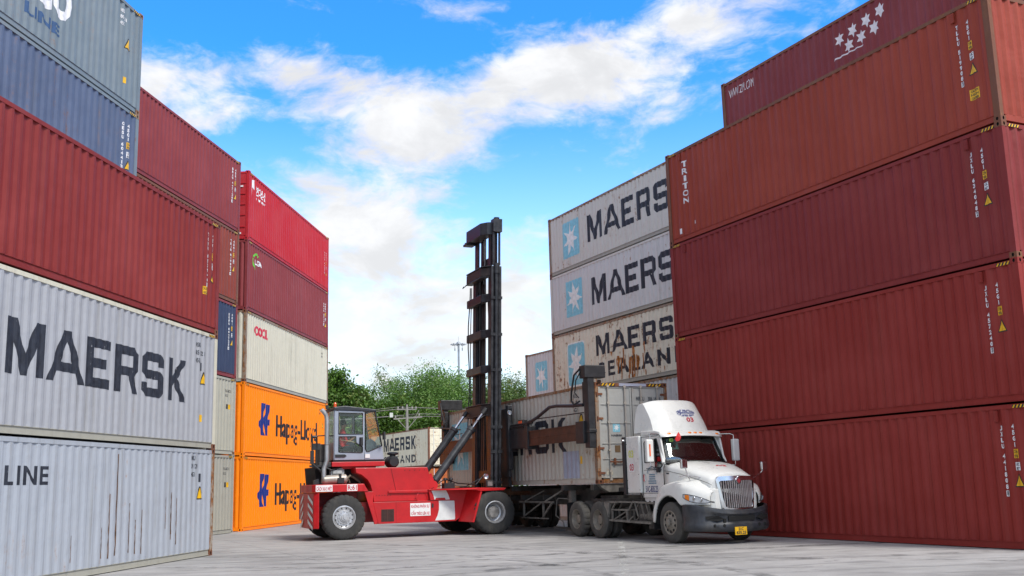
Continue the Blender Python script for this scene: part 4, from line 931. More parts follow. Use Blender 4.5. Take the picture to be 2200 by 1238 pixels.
mb = MB(); mb.box(.85, 1.0, CY0-.02, CY0-.002, 2.46, 2.58); part(mb, 'cab_notice', M_SIGNW)
mb = MB(); mb.prism([(-.16, 2.36), (1.5, 2.36), (1.47, 2.415), (-.16, 2.415)], CY0+.02, CY1-.02); part(mb, 'cab_floor', M_RUB)
mb = MB(); mb.prism([(-.15, 3.95), (-.15, 4.05), (.2, 4.09), (.86, 4.02), (1.2, 3.98), (1.21, 3.91), (.85, 3.91), (.78, 3.925)], CY0-.03, CY1+.03); part(mb, 'cab_roof', M_CABD, bevel=.02)
mb = MB(); mb.prism([(-.14, 2.41), (-.10, 2.41), (-.10, 2.95), (-.14, 2.95)], CY0+.03, CY1-.03); mb.box(-.14, -.10, CY0+.03, CY0+.09, 2.95, 3.95); mb.box(-.14, -.10, CY1-.09, CY1-.03, 2.95, 3.95); part(mb, 'cab_rear_wall', M_CABG)
mb = MB(); mb.box(-.125, -.118, CY0+.09, CY1-.09, 2.95, 3.95); part(mb, 'rear_window', G_CAB)
mb = MB(); mb.prism([(1.40, 2.42), (1.46, 2.42), (1.39, 2.86), (1.34, 2.86)], CY0+.05, CY1-.05); part(mb, 'cab_front_panel', M_CABG)
mb = MB(); mb.add([(1.385, CY0+.05, 2.85), (1.385, CY1-.05, 2.85), (1.17, CY1-.05, 3.92), (1.17, CY0+.05, 3.92)], [(0, 1, 2, 3)]); part(mb, 'windscreen', G_CAB, solid=.006)
for y in (CY0+.01, CY1-.01): mb = MB(); mb.bar((1.40, y, 2.83), (1.18, y, 3.93), .03, .03); part(mb, 'cab_pillar', M_CABD)
mb = MB(); mb.prism([(.05, 2.42), (.10, 2.75), (.55, 2.78), (.58, 2.70), (.45, 2.45)], 1.0, 1.5); mb.prism([(.02, 2.75), (-.02, 3.45), (.08, 3.47), (.16, 2.78)], 1.0, 1.5); part(mb, 'seat', M_SEAT, bevel=.02)
mb = MB()
ring = [(.86+.10*math.cos(a)*.35, 1.25+.19*math.sin(a), 3.20+.10*math.cos(a)) for a in [2*math.pi*i/20 for i in range(21)]]; ring = [(.80+.17*math.cos(a), 1.25+.19*math.sin(a), 3.20+.06*math.cos(a)) for a in [2*math.pi*i/20 for i in range(21)]]
mb.tube(ring, .014, 6, cap=False); mb.tube([(.80, 1.25, 3.20), (1.0, 1.25, 2.75)], .03); mb.tube([(.63, 1.25, 3.14), (.97, 1.25, 3.26)], .01); part(mb, 'steering_wheel', M_PLAST)
mb = MB(); mb.prism([(.95, 2.42), (.92, 2.95), (1.1, 3.08), (1.28, 2.95), (1.34, 2.42)], .85, 1.7); part(mb, 'dashboard', simple('dash_grey', (.10, .12, .14), .7), bevel=.02)
mb = MB(); mb.tube([(.04, CY0+.07, 3.85), (.04, CY0+.07, 3.10), (.10, CY0+.07, 3.03), (.68, CY0+.07, 2.93)], .011, 6); part(mb, 'grab_rail', simple('rail_cream', (.62, .50, .28), .5))
# mirrors, beacon, rails at the rear of the cab
mb = MB(); mb.lathe([(.05, 0), (.05, .10), (.03, .14), (.001, .15)], (-.02, 1.0, 4.08), 14, 'z'); part(mb, 'beacon', simple('beacon_orange', (.75, .10, .02), .3)); mb = MB(); mb.box(-.35, -.28, .75, .9, 4.0, 4.12); mb.tube([(-.3, .8, 4.0), (-.12, .9, 3.96)], .02); part(mb, 'rear_work_lamp', M_BLK)
mb = MB()
for x, z0, z1 in ((-.85, 2.25, 3.15), (-.72, 2.2, 3.1)): mb.tube([(x, .45, z0), (x, .45, z1)], .022)
mb.tube([(-.72, .45, 3.1), (-.68, .45, 3.15), (-.45, .5, 3.16), (-.14, .7, 3.16)], .018); mb.tube([(-.85, .45, 3.12), (-.72, .45, 3.12)], .04); mb.tube([(-.7, .45, 2.6), (-.7, .45, 3.1)], .015)
mb.box(-.90, -.25, .45, .62, 2.20, 2.26); mb.box(-.86, -.60, .44, .56, 2.72, 2.92); mb.tube([(-.85, .45, 2.3), (-.6, .45, 2.1), (-.5, .45, 1.95)], .03); mb.box(-.9, -.80, .42, .52, 2.3, 2.7); part(mb, 'access_rail', M_BLK)
mb = MB(); mb.box(-.6, -.28, .55, 1.2, 2.35, 2.9); mb.box(-.62, -.25, .5, 1.6, 2.20, 2.35); part(mb, 'ac_box', M_CHAS, bevel=.02)
mb = MB(); mb.tube([(1.30, CY0-.02, 3.2), (1.42, CY0-.15, 3.15)], .012); mb.box(1.38, 1.44, CY0-.28, CY0-.12, 3.02, 3.26); mb.tube([(1.45, .75, 2.42), (1.50, .6, 2.45)], .015); part(mb, 'cab_mirror', M_PLAST)
# tilt cylinders
for (a, b_) in (((2.93, .28, 1.56), (4.97, .62, 4.02)), ((3.12, 1.95, 1.85), (4.80, 2.0, 4.00))):
    a = Vector(a); b_ = Vector(b_); m_ = a.lerp(b_, .735)
    mb = MB(); mb.tube([a, a.lerp(m_, .06), a.lerp(m_, .08), a.lerp(m_, .94), a.lerp(m_, .95), m_], [.085, .085, .125, .125, .145, .145], 18); cy = part(mb, 'tilt_cylinder', simple('cylinder_black', (.030, .033, .038), .42, .2, .4, 4, .35), smooth=True)
    mb = MB(); mb.tube([m_, a.lerp(b_, .95)], .042, 14); part(mb, 'piston_rod', M_CHROME, cy, smooth=True)
    mb = MB(); mb.tube([a.lerp(b_, .93), b_], .075, 12); part(mb, 'rod_end', M_BLK, cy)
# mast (leans forward very slightly)
def mx(x, z): return x+.027*(z-4.0)
def mbar(mb, x0, x1, y0, y1, z0, z1, mi=0):
    vs = []
    for z in (z0, z1):
        for x, y in ((x0, y0), (x1, y0), (x1, y1), (x0, y1)): vs.append((mx(x, z), y, z))
    mb.add(vs, [(0, 3, 2, 1), (4, 5, 6, 7), (0, 1, 5, 4), (1, 2, 6, 5), (2, 3, 7, 6), (3, 0, 4, 7)], mi)
for nm, ya, yb, sg in (('mast_upright', .42, .72, 1), ('mast_upright', 1.88, 2.18, -1)):
    mb = MB(); mbar(mb, 5.07, 5.15, ya, yb, .75, 8.85); mbar(mb, 5.36, 5.44, ya, yb, .75, 8.85); yw = (ya+.10, ya+.16) if sg > 0 else (yb-.16, yb-.10); mbar(mb, 5.15, 5.36, *yw, .75, 8.85)
    mbar(mb, 5.20, 5.24, ya+.02, ya+.10, .8, 8.8)
    up = part(mb, nm, M_MAST, bevel=.006)
    mb = MB(); yi = (.60, .80) if sg > 0 else (1.80, 2.0)
    mbar(mb, 5.10, 5.17, *yi, 1.0, 10.2); mbar(mb, 5.30, 5.36, *yi, 1.0, 10.2); mbar(mb, 5.17, 5.20, yi[0]+.06, yi[1]-.06, 1.0, 8.9); part(mb, 'inner_mast', M_MAST, up, bevel=.005)
    mb = MB(); yc = .46 if sg > 0 else 2.14
    mb.tube([(mx(5.27, 1.2), yc, 1.2), (mx(5.27, 8.6), yc, 8.6)], .085, 16); mb.tube([(mx(5.27, 8.6), yc, 8.6), (mx(5.27, 8.95), yc, 8.95)], .11, 16); cy = part(mb, 'lift_cylinder', M_MAST, up, smooth=True)
    mb = MB(); mb.tube([(mx(5.17, 8.9), yc+.02*sg, 8.9), (mx(5.17, 10.1), yc+.02*sg, 10.1)], .055, 14); mb.tube([(mx(5.38, 8.9), yc+.02*sg, 8.9), (mx(5.38, 10.1), yc+.02*sg, 10.1)], .04, 14); part(mb, 'lift_rod', M_MAST, up, smooth=True)
mb = MB(); mbar(mb, 5.12, 5.44, .36, .62, 10.05, 10.50); mbar(mb, 5.12, 5.44, 2.0, 2.24, 10.05, 10.50)
mb.tube([(mx(5.27, 10.3), .46, 10.3), (mx(5.27, 10.56), .46, 10.56)], .10, 14); part(mb, 'rod_crown', M_MAST)
mb = MB(); mb.prism([(5.25, .50), (5.0, .62), (4.84, .85), (4.82, 2.20), (5.25, 2.20)], 9.98, 10.42, axis='z')
for i_ in range(len(mb.v)): v_ = mb.v[i_]; mb.v[i_] = (mx(v_[0], v_[2])-.02, v_[1], v_[2])
mb.box(4.90, 5.25, 2.0, 2.36, 9.90, 9.98); mb.box(4.94, 5.02, 2.2, 2.32, 9.98, 10.04); part(mb, 'top_crossbeam', M_MAST, bevel=.015)
def cross(zc, h, mat, x0=4.86, x1=5.07, y0=.70, y1=2.26, name='crossbar'):
    mb = MB(); mb.prism([(x1, y0-.16), (x0+.12, y0), (x0, y0+.14), (x0, y1), (x1, y1)], zc-h/2, zc+h/2, axis='z')
    for i_ in range(len(mb.v)): v_ = mb.v[i_]; mb.v[i_] = (mx(v_[0], v_[2]), v_[1], v_[2])
    return part(mb, name, mat, bevel=.02)
cross(7.78, .28, M_MAST); cross(6.55, .28, M_MAST); cross(5.35, .26, M_MAST); cross(3.98, .34, M_MASTR)
c2 = cross(8.68, .30, M_MASTR, 4.84, 5.08); cross(8.86, .04, M_MAST, 4.82, 5.1, .60); cross(8.50, .04, M_MAST, 4.82, 5.08, .66, 2.3)
cross(4.17, .03, M_MAST, 4.82, 5.12, .6, 2.3); cross(3.80, .03, M_MAST, 4.82, 5.12, .6, 2.3)
for z in (1.6, 2.6, 3.4, 5.3, 6.5, 7.75): mb = MB(); mbar(mb, 5.05, 5.46, .39, .42, z-.05, z+.05); part(mb, 'mast_strap', M_MAST)
for y in (1.32, 1.50): mb = MB(); mbar(mb, 5.18, 5.23, y, y+.06, 1.2, 10.1); part(mb, 'lift_chain', M_MAST)
mb = MB(); mbar(mb, 5.15, 5.22, .82, 1.75, 1.6, 2.0); mbar(mb, 5.2, 5.24, 1.42, 1.8, 2.0, 8.4); mbar(mb, 5.2, 5.34, .9, 1.7, 9.0, 9.25); part(mb, 'mast_inner_plate', M_MAST)
mb = MB()
for q in range(28): z = 8.85+q*.042; mb.tube([(mx(5.16, z), 1.27, z), (mx(5.16, z+.02), 1.27, z+.02)], .034, 8)
mb.tube([(mx(5.16, 8.85), 1.27, 8.85), (mx(5.16, 10.05), 1.27, 10.05)], .02); part(mb, 'hose_spring', M_STEEL)
mb = MB()
hz = [8.35, 8.1, 7.6, 7.0, 6.2, 5.7, 5.2, 4.6, 4.0, 3.4]
mb.tube([(mx(4.88, z)+.02*math.sin(z*1.7), 2.05+.05*math.sin(z*2.1), z) for z in hz], .020, 6); mb.tube([(mx(4.93, z)-.02*math.sin(z*1.1+1), 1.98, z) for z in hz], .016, 6)
mb.tube([(mx(5.18, 8.5), 1.3, 8.5), (5.15, 1.0, 8.1), (5.22, .85, 7.7), (5.22, .82, 6.9)], .02, 6); mb.tube([(4.88, 2.3, 8.45), (4.84, 2.3, 8.38), (4.95, 1.9, 8.52), (5.2, 1.2, 8.75)], .016, 6)
mb.tube([(mx(5.13, z), .52, z) for z in (7.6, 6, 4.5, 3, 1.8)], .014, 6); mb.tube([(mx(5.13, z), .60, z) for z in (7.6, 6, 4.5, 3, 1.8)], .012, 6); part(mb, 'hydraulic_hose', M_BLK)
# carriage and spreader
mb = MB(); mb.box(5.58, 5.70, .25, 2.35, 1.75, 4.0); mb.box(5.56, 5.72, .15, .35, 2.0, 4.1); mb.box(5.56, 5.72, 2.25, 2.45, 2.0, 4.1); mb.prism([(5.58, 4.0), (5.72, 4.0), (5.72, 3.3)], .15, .25); part(mb, 'carriage', M_MAST, bevel=.01)
for (bx, bz, n_) in ((1.08, 1.30, 6), (2.0, 2.05, 5), (4.0, 1.28, 2)):       # bolt heads
    mb = MB()
    for q in range(n_): mb.lathe([(.016, 0), (.016, -.014), (.001, -.016)], (bx+q*.16 if bx > 1.5 else bx+q*.09, .118 if bx < 3.5 else .018, bz), 6, 'y', 1)
    part(mb, 'bolt_row', M_REDD)
mb = MB(); mb.tube([(2.95, .22, 1.5), (3.1, .2, 1.60), (3.4, .35, 1.75), (3.9, .5, 1.6), (4.6, .7, 1.55), (5.0, .9, 1.9)], .02, 6); mb.tube([(2.9, .3, 1.48), (3.3, .4, 1.55), (4.2, .6, 1.50), (5.0, 1.0, 1.8)], .016, 6); mb.tube([(3.0, .25, 1.72), (3.6, .36, 2.45), (4.3, .5, 3.25), (4.5, .5, 3.55), (4.9, .6, 3.8)], .014, 6); part(mb, 'hydraulic_line', M_BLK)
mb = MB(); mb.tube([(5.62, .1, 3.75), (5.55, -.05, 3.78), (5.5, -.12, 3.80)], .014); mb.lathe([(.07, -.02), (.075, .02), (.04, .05), (.001, .06)], (5.5, -.14, 3.84), 14, 'y', 1); part(mb, 'work_lamp', M_LAMP)
mb = MB(); mb.box(5.62, 5.88, -1.05, 3.35, 2.66, 3.28); mb.box(5.60, 5.90, -1.32, -1.05, 2.60, 3.34); mb.box(5.60, 5.90, .15, .30, 2.58, 3.36); mb.box(5.60, 5.90, 3.35, 3.62, 2.60, 3.34); sp = part(mb, 'spreader_body', M_MAST, bevel=.02)
mb = MB(); mb.box(5.615, 5.625, -.35, -.30, 2.70, 3.25); mb.box(5.64, 5.85, -.9, .6, 3.28, 3.40); mb.box(5.66, 5.84, -.8, -.45, 3.40, 3.56); mb.tube([(5.66, .8, 3.44), (5.66, -1.6, 3.42)], .03); mb.tube([(5.62, .6, 3.36), (5.62, -1.0, 3.36)], .02); mb.box(5.62, 5.8, -1.25, -1.1, 3.30, 3.50); part(mb, 'spreader_hydraulics', M_BLK, sp)
mb = MB(); mb.box(5.64, 5.66, -.76, -.50, 3.44, 3.53); part(mb, 'marker_lamp', simple('lamp_orange_red', (.7, .10, .03), .3), sp)
mb = MB(); mb.box(5.66, 5.84, -4.95, -1.2, 2.72, 3.17); mb.box(5.645, 5.66, -4.9, -1.3, 2.70, 2.75); mb.box(5.645, 5.66, -4.9, -1.3, 3.13, 3.17); mb.box(5.65, 5.66, -4.9, -1.3, 2.93, 2.955); part(mb, 'telescopic_beam', M_BEAMR, bevel=.008)
mb = MB(); mb.box(5.64, 5.82, 3.6, 7.3, 2.74, 3.20); mb.box(5.625, 5.64, 3.6, 7.2, 2.72, 2.77); mb.box(5.625, 5.64, 3.6, 7.2, 3.16, 3.20); part(mb, 'telescopic_beam', M_BEAMR, bevel=.008)
mb = MB(); mb.box(5.60, 5.90, -5.25, -4.75, 2.62, 3.24); part(mb, 'beam_end', M_BLK, bevel=.015)
for (yc, hx) in ((-5.33, 1), (7.12, -1)):
    mb = MB(); mb.box(5.68, 5.88, yc-.15, yc+.15, 2.48 if hx > 0 else 2.6, 4.56); mb.box(5.66, 5.90, yc-.18, yc+.18, 2.9, 3.0)
    mb.box(5.69, 5.84, yc+.15*hx, yc+.25*hx, 3.7, 4.35)
    po = part(mb, 'grab_post', M_BLK, bevel=.015)
    mb = MB(); mb.box(5.58, 6.24, yc-.18, yc+.18, 4.44, 4.80) if hx > 0 else mb.box(5.56, 6.45, yc-.20, yc+.20, 4.45, 4.83); part(mb, 'grab_head', M_BLK, po, bevel=.02)
    mb = MB(); mb.lathe([(.05, 0), (.06, -.06), (.03, -.12), (.001, -.12)], (6.12 if hx > 0 else 6.1, yc+.0, 4.40), 12, 'z'); part(mb, 'twistlock', M_CAST, po)
    mb = MB(); s_ = hx
    mb.tube([(5.58, yc+.12*s_, 4.72), (5.5, yc+.35*s_, 4.55), (5.5, yc+.55*s_, 4.1), (5.52, yc+.62*s_, 3.85), (5.54, yc+.50*s_, 3.72), (5.58, yc+.2*s_, 3.80)], .028, 8); mb.tube([(5.58, yc+.1*s_, 4.62), (5.52, yc+.28*s_, 4.4), (5.52, yc+.38*s_, 4.05), (5.55, yc+.2*s_, 3.9)], .018, 8)
    if hx < 0: mb.tube([(5.58, yc+.05, 4.0), (5.5, yc-.5, 4.25), (5.5, yc-.8, 3.9), (5.5, yc-.6, 3.6), (5.55, yc-.2, 3.75)], .02, 8)
    part(mb, 'hydraulic_hose', M_BLK, po)
mb = MB(); mb.tube([(5.66, -1.0, 3.42), (5.66, -1.6, 3.48), (5.66, -2.0, 3.56), (5.66, -2.9, 3.80), (5.66, -3.4, 3.80), (5.68, -4.5, 3.72), (5.7, -5.1, 3.70)], .05, 8); part(mb, 'hose_carrier', M_BLK)
mb = MB(); mb.tube([(5.70, -1.2, 3.40), (5.70, -1.8, 3.52), (5.70, -5.1, 3.48)], .018, 8); part(mb, 'support_rod', M_MASTR); mb = MB(); mb.tube([(5.5, 4.6, 3.55), (5.5, 7.0, 3.75)], .03); mb.tube([(5.5, 4.4, 3.40), (5.5, 6.9, 3.35)], .015); part(mb, 'support_rod', M_MASTR)
mb = MB(); mb.lathe([(.2, -.03), (.2, .03), (.12, .03), (.12, -.03)], (5.5, 3.3, 3.5), 20, 'x'); part(mb, 'hose_reel', M_BLK)
mb = MB(); mb.box(5.60, 5.85, 6.3, 7.3, 2.35, 2.72); part(mb, 'beam_foot', M_BLK)
# low leg of the frame under the beam in the middle
mb = MB(); mb.box(5.60, 5.7, .3, .9, 1.45, 1.8); mb.tube([(5.3, 1.2, 1.45), (5.3, 1.2, 2.3)], .05); mb.tube([(5.2, 1.6, 1.45), (5.2, 1.6, 2.6)], .03); part(mb, 'mast_foot', M_MAST)

# ------------------------------------------------------------------ people
def skinned(chains, name, mats, parent, classify, levels=1):
    """chains: list of [(x,y,z,r),...] ; first point of a chain may be an index tuple ('at', k) joining an earlier vertex"""
    vs, es, rs = [], [], []
    for ch in chains:
        prev = None
        for q in ch:
            if q[0] == 'at': prev = q[1]; continue
            vs.append(q[:3]); rs.append(q[3]); i = len(vs)-1
            if prev is not None: es.append((prev, i))
            prev = i
    me = bpy.data.meshes.new(name); me.from_pydata(vs, es, []); o = bpy.data.objects.new(name, me); COL.objects.link(o)
    sk = o.modifiers.new('skin', 'SKIN'); sk.use_smooth_shade = True
    for i, r_ in enumerate(rs): me.skin_vertices[0].data[i].radius = (r_, r_)
    me.skin_vertices[0].data[0].use_root = True
    sb = o.modifiers.new('sub', 'SUBSURF'); sb.levels = levels; sb.render_levels = levels
    bpy.context.view_layer.update(); dg = bpy.context.evaluated_depsgraph_get()
    m2 = bpy.data.meshes.new_from_object(o.evaluated_get(dg)); bpy.data.objects.remove(o)
    for m in mats: m2.materials.append(m)
    for p in m2.polygons: p.material_index = classify(p.center); p.use_smooth = True
    m2.name = name
    return link(name, m2, parent)
ca, sa = math.cos(R(23)), math.sin(R(23)); px_, py_ = .24, 1.22
PE = thing('person', 'driver in a red shirt with short black hair, seated in the handler cab', 'person', (-5.3+ca*px_-sa*py_, 32.16+sa*px_+ca*py_, 2.80), R(23))
ch = [[(0, 0, 0, .13), (.0, 0, .16, .135), (.02, 0, .34, .155), (.03, 0, .49, .125), (.045, 0, .57, .062), (.06, 0, .61, .062), (.07, 0, .71, .098), (.07, 0, .80, .088)],
      [('at', 0), (.05, -.10, -.01, .095), (.28, -.12, .03, .085), (.47, -.13, .04, .065), (.52, -.13, -.17, .055), (.55, -.13, -.32, .045), (.66, -.13, -.35, .035)],
      [('at', 0), (.05, .10, -.01, .095), (.28, .12, .03, .085), (.47, .13, .04, .065), (.52, .13, -.17, .055), (.55, .13, -.32, .045), (.66, .13, -.35, .035)],
      [('at', 3), (.03, -.17, .48, .07), (.09, -.22, .26, .05), (.14, -.22, .18, .045), (.28, -.18, .24, .038), (.40, -.13, .33, .028), (.46, -.11, .37, .032)],
      [('at', 3), (.03, .17, .48, .07), (.09, .22, .26, .05), (.14, .22, .18, .045), (.28, .19, .24, .038), (.40, .14, .36, .028), (.46, .12, .41, .032)]]
n0 = sum(len([q for q in c_ if q[0] != 'at']) for c_ in ch)
hR, hL = 8+6+6+5, 8+6+6+6+5
for hb, y, z, s in ((hR, -.11, .37, 1), (hL, .12, .41, -1)):      # fingers curled over the wheel rim, thumb on the side
    for f in range(4): yy = y+(-.024+.016*f); L_f = (.040, .048, .045, .036)[f]; ch.append([('at', hb), (.49, yy, z+.012, .009), (.49+L_f*.7, yy, z+.004, .008), (.49+L_f*.8, yy, z-.022, .007)])
    ch.append([('at', hb), (.46, y+.032*s, z-.006, .010), (.485, y+.040*s, z-.018, .008)])
def cls(c):
    if c.z > .60: return 0
    if c.z < .05 or (c.x > .20 and c.z < .12): return 2
    if (c.x > .15 and abs(c.y) > .08 and c.z > .12): return 0
    return 1
body = skinned(ch, 'body', [M_SKIN, M_SHIRT, M_TROUS], PE, cls, 1)
mb = MB(); mb.lathe([(.001, .13), (.05, .125), (.085, .09), (.104, .03), (.106, -.02), (.085, -.06), (.001, -.06)], (.052, 0, .775), 20, 'z'); hair = mb.build('hair', M_HAIR, PE, smooth=True)
hair.scale = (1.0, .92, 1.0)
mb = MB(); mb.tube([(.155, 0, .755), (.186, 0, .715), (.165, 0, .70)], [.012, .018, .012], 8); mb.tube([(.07, -.088, .74), (.075, -.10, .715), (.07, -.088, .69)], [.010, .016, .008], 8); mb.tube([(.07, .088, .74), (.075, .10, .715), (.07, .088, .69)], [.010, .016, .008], 8); mb.build('nose_and_ears', M_SKIN, PE, smooth=True)
mb = MB()
for s in (-1, 1): mb.lathe([(.001, -.008), (.008, -.004), (.010, 0), (.001, .006)], (.152, s*.034, .742), 8, 'x')
mb.build('eye', M_HAIR, PE); mb = MB(); mb.box(.158, .166, -.022, .022, .668, .676); mb.build('mouth', simple('lip', (.20, .07, .06), .6), PE)

# ------------------------------------------------------------------ truck tractor
TK = thing('semi_truck', 'white semi truck number 03 with roof deflector and chrome grille, coupled to the loaded trailer', 'truck', (3.73, 26.28, 0), R(-65))
YC = 1.13
def tp(mb, name, mat, parent=None, bevel=0.0, smooth=False, **kw): return mb.build(name, mat, parent or TK, bevel, smooth, **kw)
def my(y): return 2*YC-y
for y0, o in ((.02, -1), (my(.02), 1)):
    wh = wheel(TK, 0, y0, .50, .50, .29, o, 'rib'); rim_plate(wh, 0, y0+(.015 if o < 0 else -.015), .50, .285, -o, M_RIMD, 'steer')
for x in (-3.60, -4.86):
    for y0, o in ((.0, -1), (my(.0), 1)):
        wh = wheel(TK, x, y0, .50, .50, .26, o, 'block' if x < -4 else 'rib'); rim_plate(wh, x, y0+(.02 if o < 0 else -.02), .50, .285, -o, M_RIMD, 'dual')
        wheel(TK, x, y0+(.31 if o < 0 else -.31), .50, .50, .26, o, 'block' if x < -4 else 'rib')
mb = MB()
for x in (0, -3.60, -4.86): mb.tube([(x, .3, .50), (x, my(.3), .50)], .07, 10)
for x in (-3.60, -4.86): mb.lathe([(.001, -.2), (.17, -.15), (.2, 0), (.17, .15), (.001, .2)], (x, YC, .5), 16, 'x')
tp(mb, 'axle', M_CHAS)
mb = MB()
for y in (.70, my(.78)): mb.box(-5.6, 1.0, y, y+.08, .72, .98)
for x in (-5.55, -4.2, -3.0, -1.8, -.6): mb.box(x, x+.1, .78, my(.78), .76, .94)
mb.box(-4.9, -3.5, .55, my(.55), .98, 1.06); mb.box(-4.7, -3.7, .75, my(.75), 1.06, 1.14); mb.box(-2.6, .6, .8, my(.8), .45, .72); mb.box(-1.9, -1.5, .3, .7, .5, .9); mb.box(-2.5, -2.2, .25, .7, .55, .85); tp(mb, 'chassis_frame', M_CHAS)
# hood
Hs = [(-.36, .96, 2.00, 1.90, 1.12), (-.1, .95, 1.98, 1.875, 1.12), (.25, .89, 1.93, 1.81, 1.12), (.55, .81, 1.86, 1.73, 1.10), (.85, .72, 1.775, 1.645, 1.05), (1.05, .655, 1.70, 1.58, 1.0), (1.16, .60, 1.625, 1.52, .95)]
rows = []
for (x, hw, zt, zs, zb) in Hs:
    half = [(hw+.02, zb), (hw+.02, (zb+zs)/2), (hw, zs-.06), (hw-.03, zs), (hw-.12, zs+.045), (hw*.62, zt-.02), (hw*.3, zt), (0, zt+.004)]
    rows.append([(x, YC-y, z) for y, z in half]+[(x, YC+y, z) for y, z in reversed(half[:-1])])
mb = MB(); mb.grid(rows); mb.add([rows[-1][i] for i in range(len(rows[-1]))], [tuple(range(len(rows[-1])))])
hood = tp(mb, 'hood', M_TRW, smooth=True, solid=.015)
for s in (0, 1):
    mb = MB()
    pts = [(x, (YC-hw-.022) if s == 0 else (YC+hw+.022), zs-.13) for (x, hw, zt, zs, zb) in Hs]; mb.tube(pts, .005, 5); tp(mb, 'hood_seam', M_HOLE, hood)
mb = MB()
mb.tube([(-.355, YC-.985, 1.1), (-.355, YC-.985, 1.85), (-.355, YC-.93, 1.93), (-.355, YC-.55, 1.995)], .008, 5); tp(mb, 'hood_seam', M_HOLE, hood)
# hood number lies on the hood top
v, f = fit(text_mesh('03', .04), -.15, .15, -.09, .09); mb = MB(); mb.add([(.63-b*1.2, 1.22+a, 1.868-.36*(.63-b*1.2-.55)) for a, b in v], f)
tp(mb, 'number', M_SIGNR, hood, fixn=False)
# fenders
def fender(s):
    rows = []; N = 26
    for i in range(N+1):
        x = -.73+(1.20+.73)*i/N
        f_ = max(0, (x-.50)/.86); yo = .015+.60*f_**2.1
        zt = 1.475-.06*((x-.25)/.5)**2 if x < .25 else 1.475-.33*((x-.25)/1.11)**2
        if x < -.25: zt = 1.42-.62*((-.25-x)/.48)**1.9
        arch = math.sqrt(max(0, .66**2-x*x))+.50 if abs(x) < .64 else (.50 if x < 0 else .93)
        zl = max(arch, .93 if x > .45 else .48) if x > -.64 else .50
        zl = min(zl, zt-.07)
        zt2 = max(zt, zl+.07); r_ = min(.13, (zt2-zl)*.6)
        yin = .30+.25*f_
        row = [(x, yo+.02, zl), (x, yo, zl+.02), (x, yo, zt2-r_), (x, yo+.35*r_, zt2-.3*r_), (x, yo+r_, zt2), (x, yo+.22, zt2+.02), (x, max(yo+.24, yin), zt2+.06+.05*(x < .9))]; row = [(a_, min(b2, .585 if x > .98 else 9), c2) for a_, b2, c2 in row]
        rows.append([(a, b if s == 0 else my(b), c) for a, b, c in row])
    mb = MB(); mb.grid(rows); fo = tp(mb, 'fender', M_TRW, smooth=True, solid=.02)
    mb = MB(); rr = [[(.655*math.cos(R(a)), (.06 if s == 0 else my(.06)), .50+.655*math.sin(R(a))), (.655*math.cos(R(a)), (.75 if s == 0 else my(.75)), .50+.655*math.sin(R(a)))] for a in range(-5, 186, 10)]
    mb.grid(rr); tp(mb, 'wheel_arch_liner', M_PLAST, fo)
    return fo
fen = [fender(0), fender(1)]
# inner front between fenders and grille
mb = MB(); mb.prism([(.9, .30), (.9, 2*YC-.30), (1.16, 2*YC-.46), (1.22, 2*YC-.55), (1.22, .55), (1.16, .46)], .80, 1.30, axis='z'); tp(mb, 'nose_panel', M_TRW, bevel=.02)
# headlights
for s in (0, 1):
    def hy(x): return .015+.60*max(0, (x-.50)/.86)**2.1
    top, bot = [], []
    for i in range(12):
        u = i/11; x = .66+.62*u; y = hy(x)-.034
        zc = 1.145-.16*u; h = .085*math.sin(math.pi*min(1, .12+u*.95))**.7 if u < 1 else .012
        top.append((x, y, zc+h*.9)); bot.append((x, y+.004, zc-h))
    if s: top = [(a, my(b), c_) for a, b, c_ in top]; bot = [(a, my(b), c_) for a, b, c_ in bot]
    mb = MB(); mb.grid([top, bot]); hl = tp(mb, 'headlight', M_LAMP, fen[s], solid=.01)
    mb = MB(); mb.tube(top+bot[::-1]+[top[0]], .008, 5, cap=False); tp(mb, 'headlight_rim', M_PLAST, hl)
    mb = MB(); ti = [(a, b+(-.006 if s == 0 else .006), c_-.012) for a, b, c_ in top[1:4]]; bi = [(a, b+(-.006 if s == 0 else .006), c_+.012) for a, b, c_ in bot[1:4]]; mb.grid([ti, bi]); tp(mb, 'turn_signal', M_ORGL, hl)
    mb = MB()
    for u in (.45, .68):
        x = .66+.62*u; y = hy(x)-.042; y = y if s == 0 else my(y); mb.lathe([(.035, 0), (.045, -.008), (.03, -.012), (.001, -.004)], (x, y, 1.145-.16*u), 14, 'y', 1 if s == 0 else -1)
    tp(mb, 'lens', M_CHROME, hl, smooth=True)
# grille
def gx(y, z): return 1.285-.16*abs((y-1.17)/.6)**2.5+.05*(1.2-z)
yl0, yl1 = .60, 1.74
out_ = [(yl0, 1.52), (yl0+.06, 1.585), (1.17, 1.605), (yl1-.06, 1.585), (yl1, 1.52), (yl1-.07, 1.05), (yl1-.12, .84), (yl1-.20, .78), (1.17, .765), (yl0+.20, .78), (yl0+.12, .84), (yl0+.07, 1.05)]
inn = [(yl0+.07, 1.45), (yl0+.10, 1.485), (1.17, 1.50), (yl1-.10, 1.485), (yl1-.07, 1.45), (yl1-.13, 1.05), (yl1-.17, .88), (yl1-.23, .84), (1.17, .83), (yl0+.23, .84), (yl0+.17, .88), (yl0+.13, 1.05)]
rowsg = [[(gx(y, z)+.012, y, z) for y, z in out_], [(gx(y, z)+.060, y*.985+1.17*.015, z) for y, z in out_], [(gx(y, z)+.065, y, z) for y, z in inn], [(gx(y, z)+.0, y, z) for y, z in inn]]
mb = MB(); mb.grid(rowsg, close=True); gr = tp(mb, 'grille_surround', M_CHROME, smooth=True)
mb = MB(); mb.add([(gx(y, z)+.004, y, z) for y, z in inn], [tuple(range(len(inn)))]); tp(mb, 'grille_back', M_HOLE, gr)
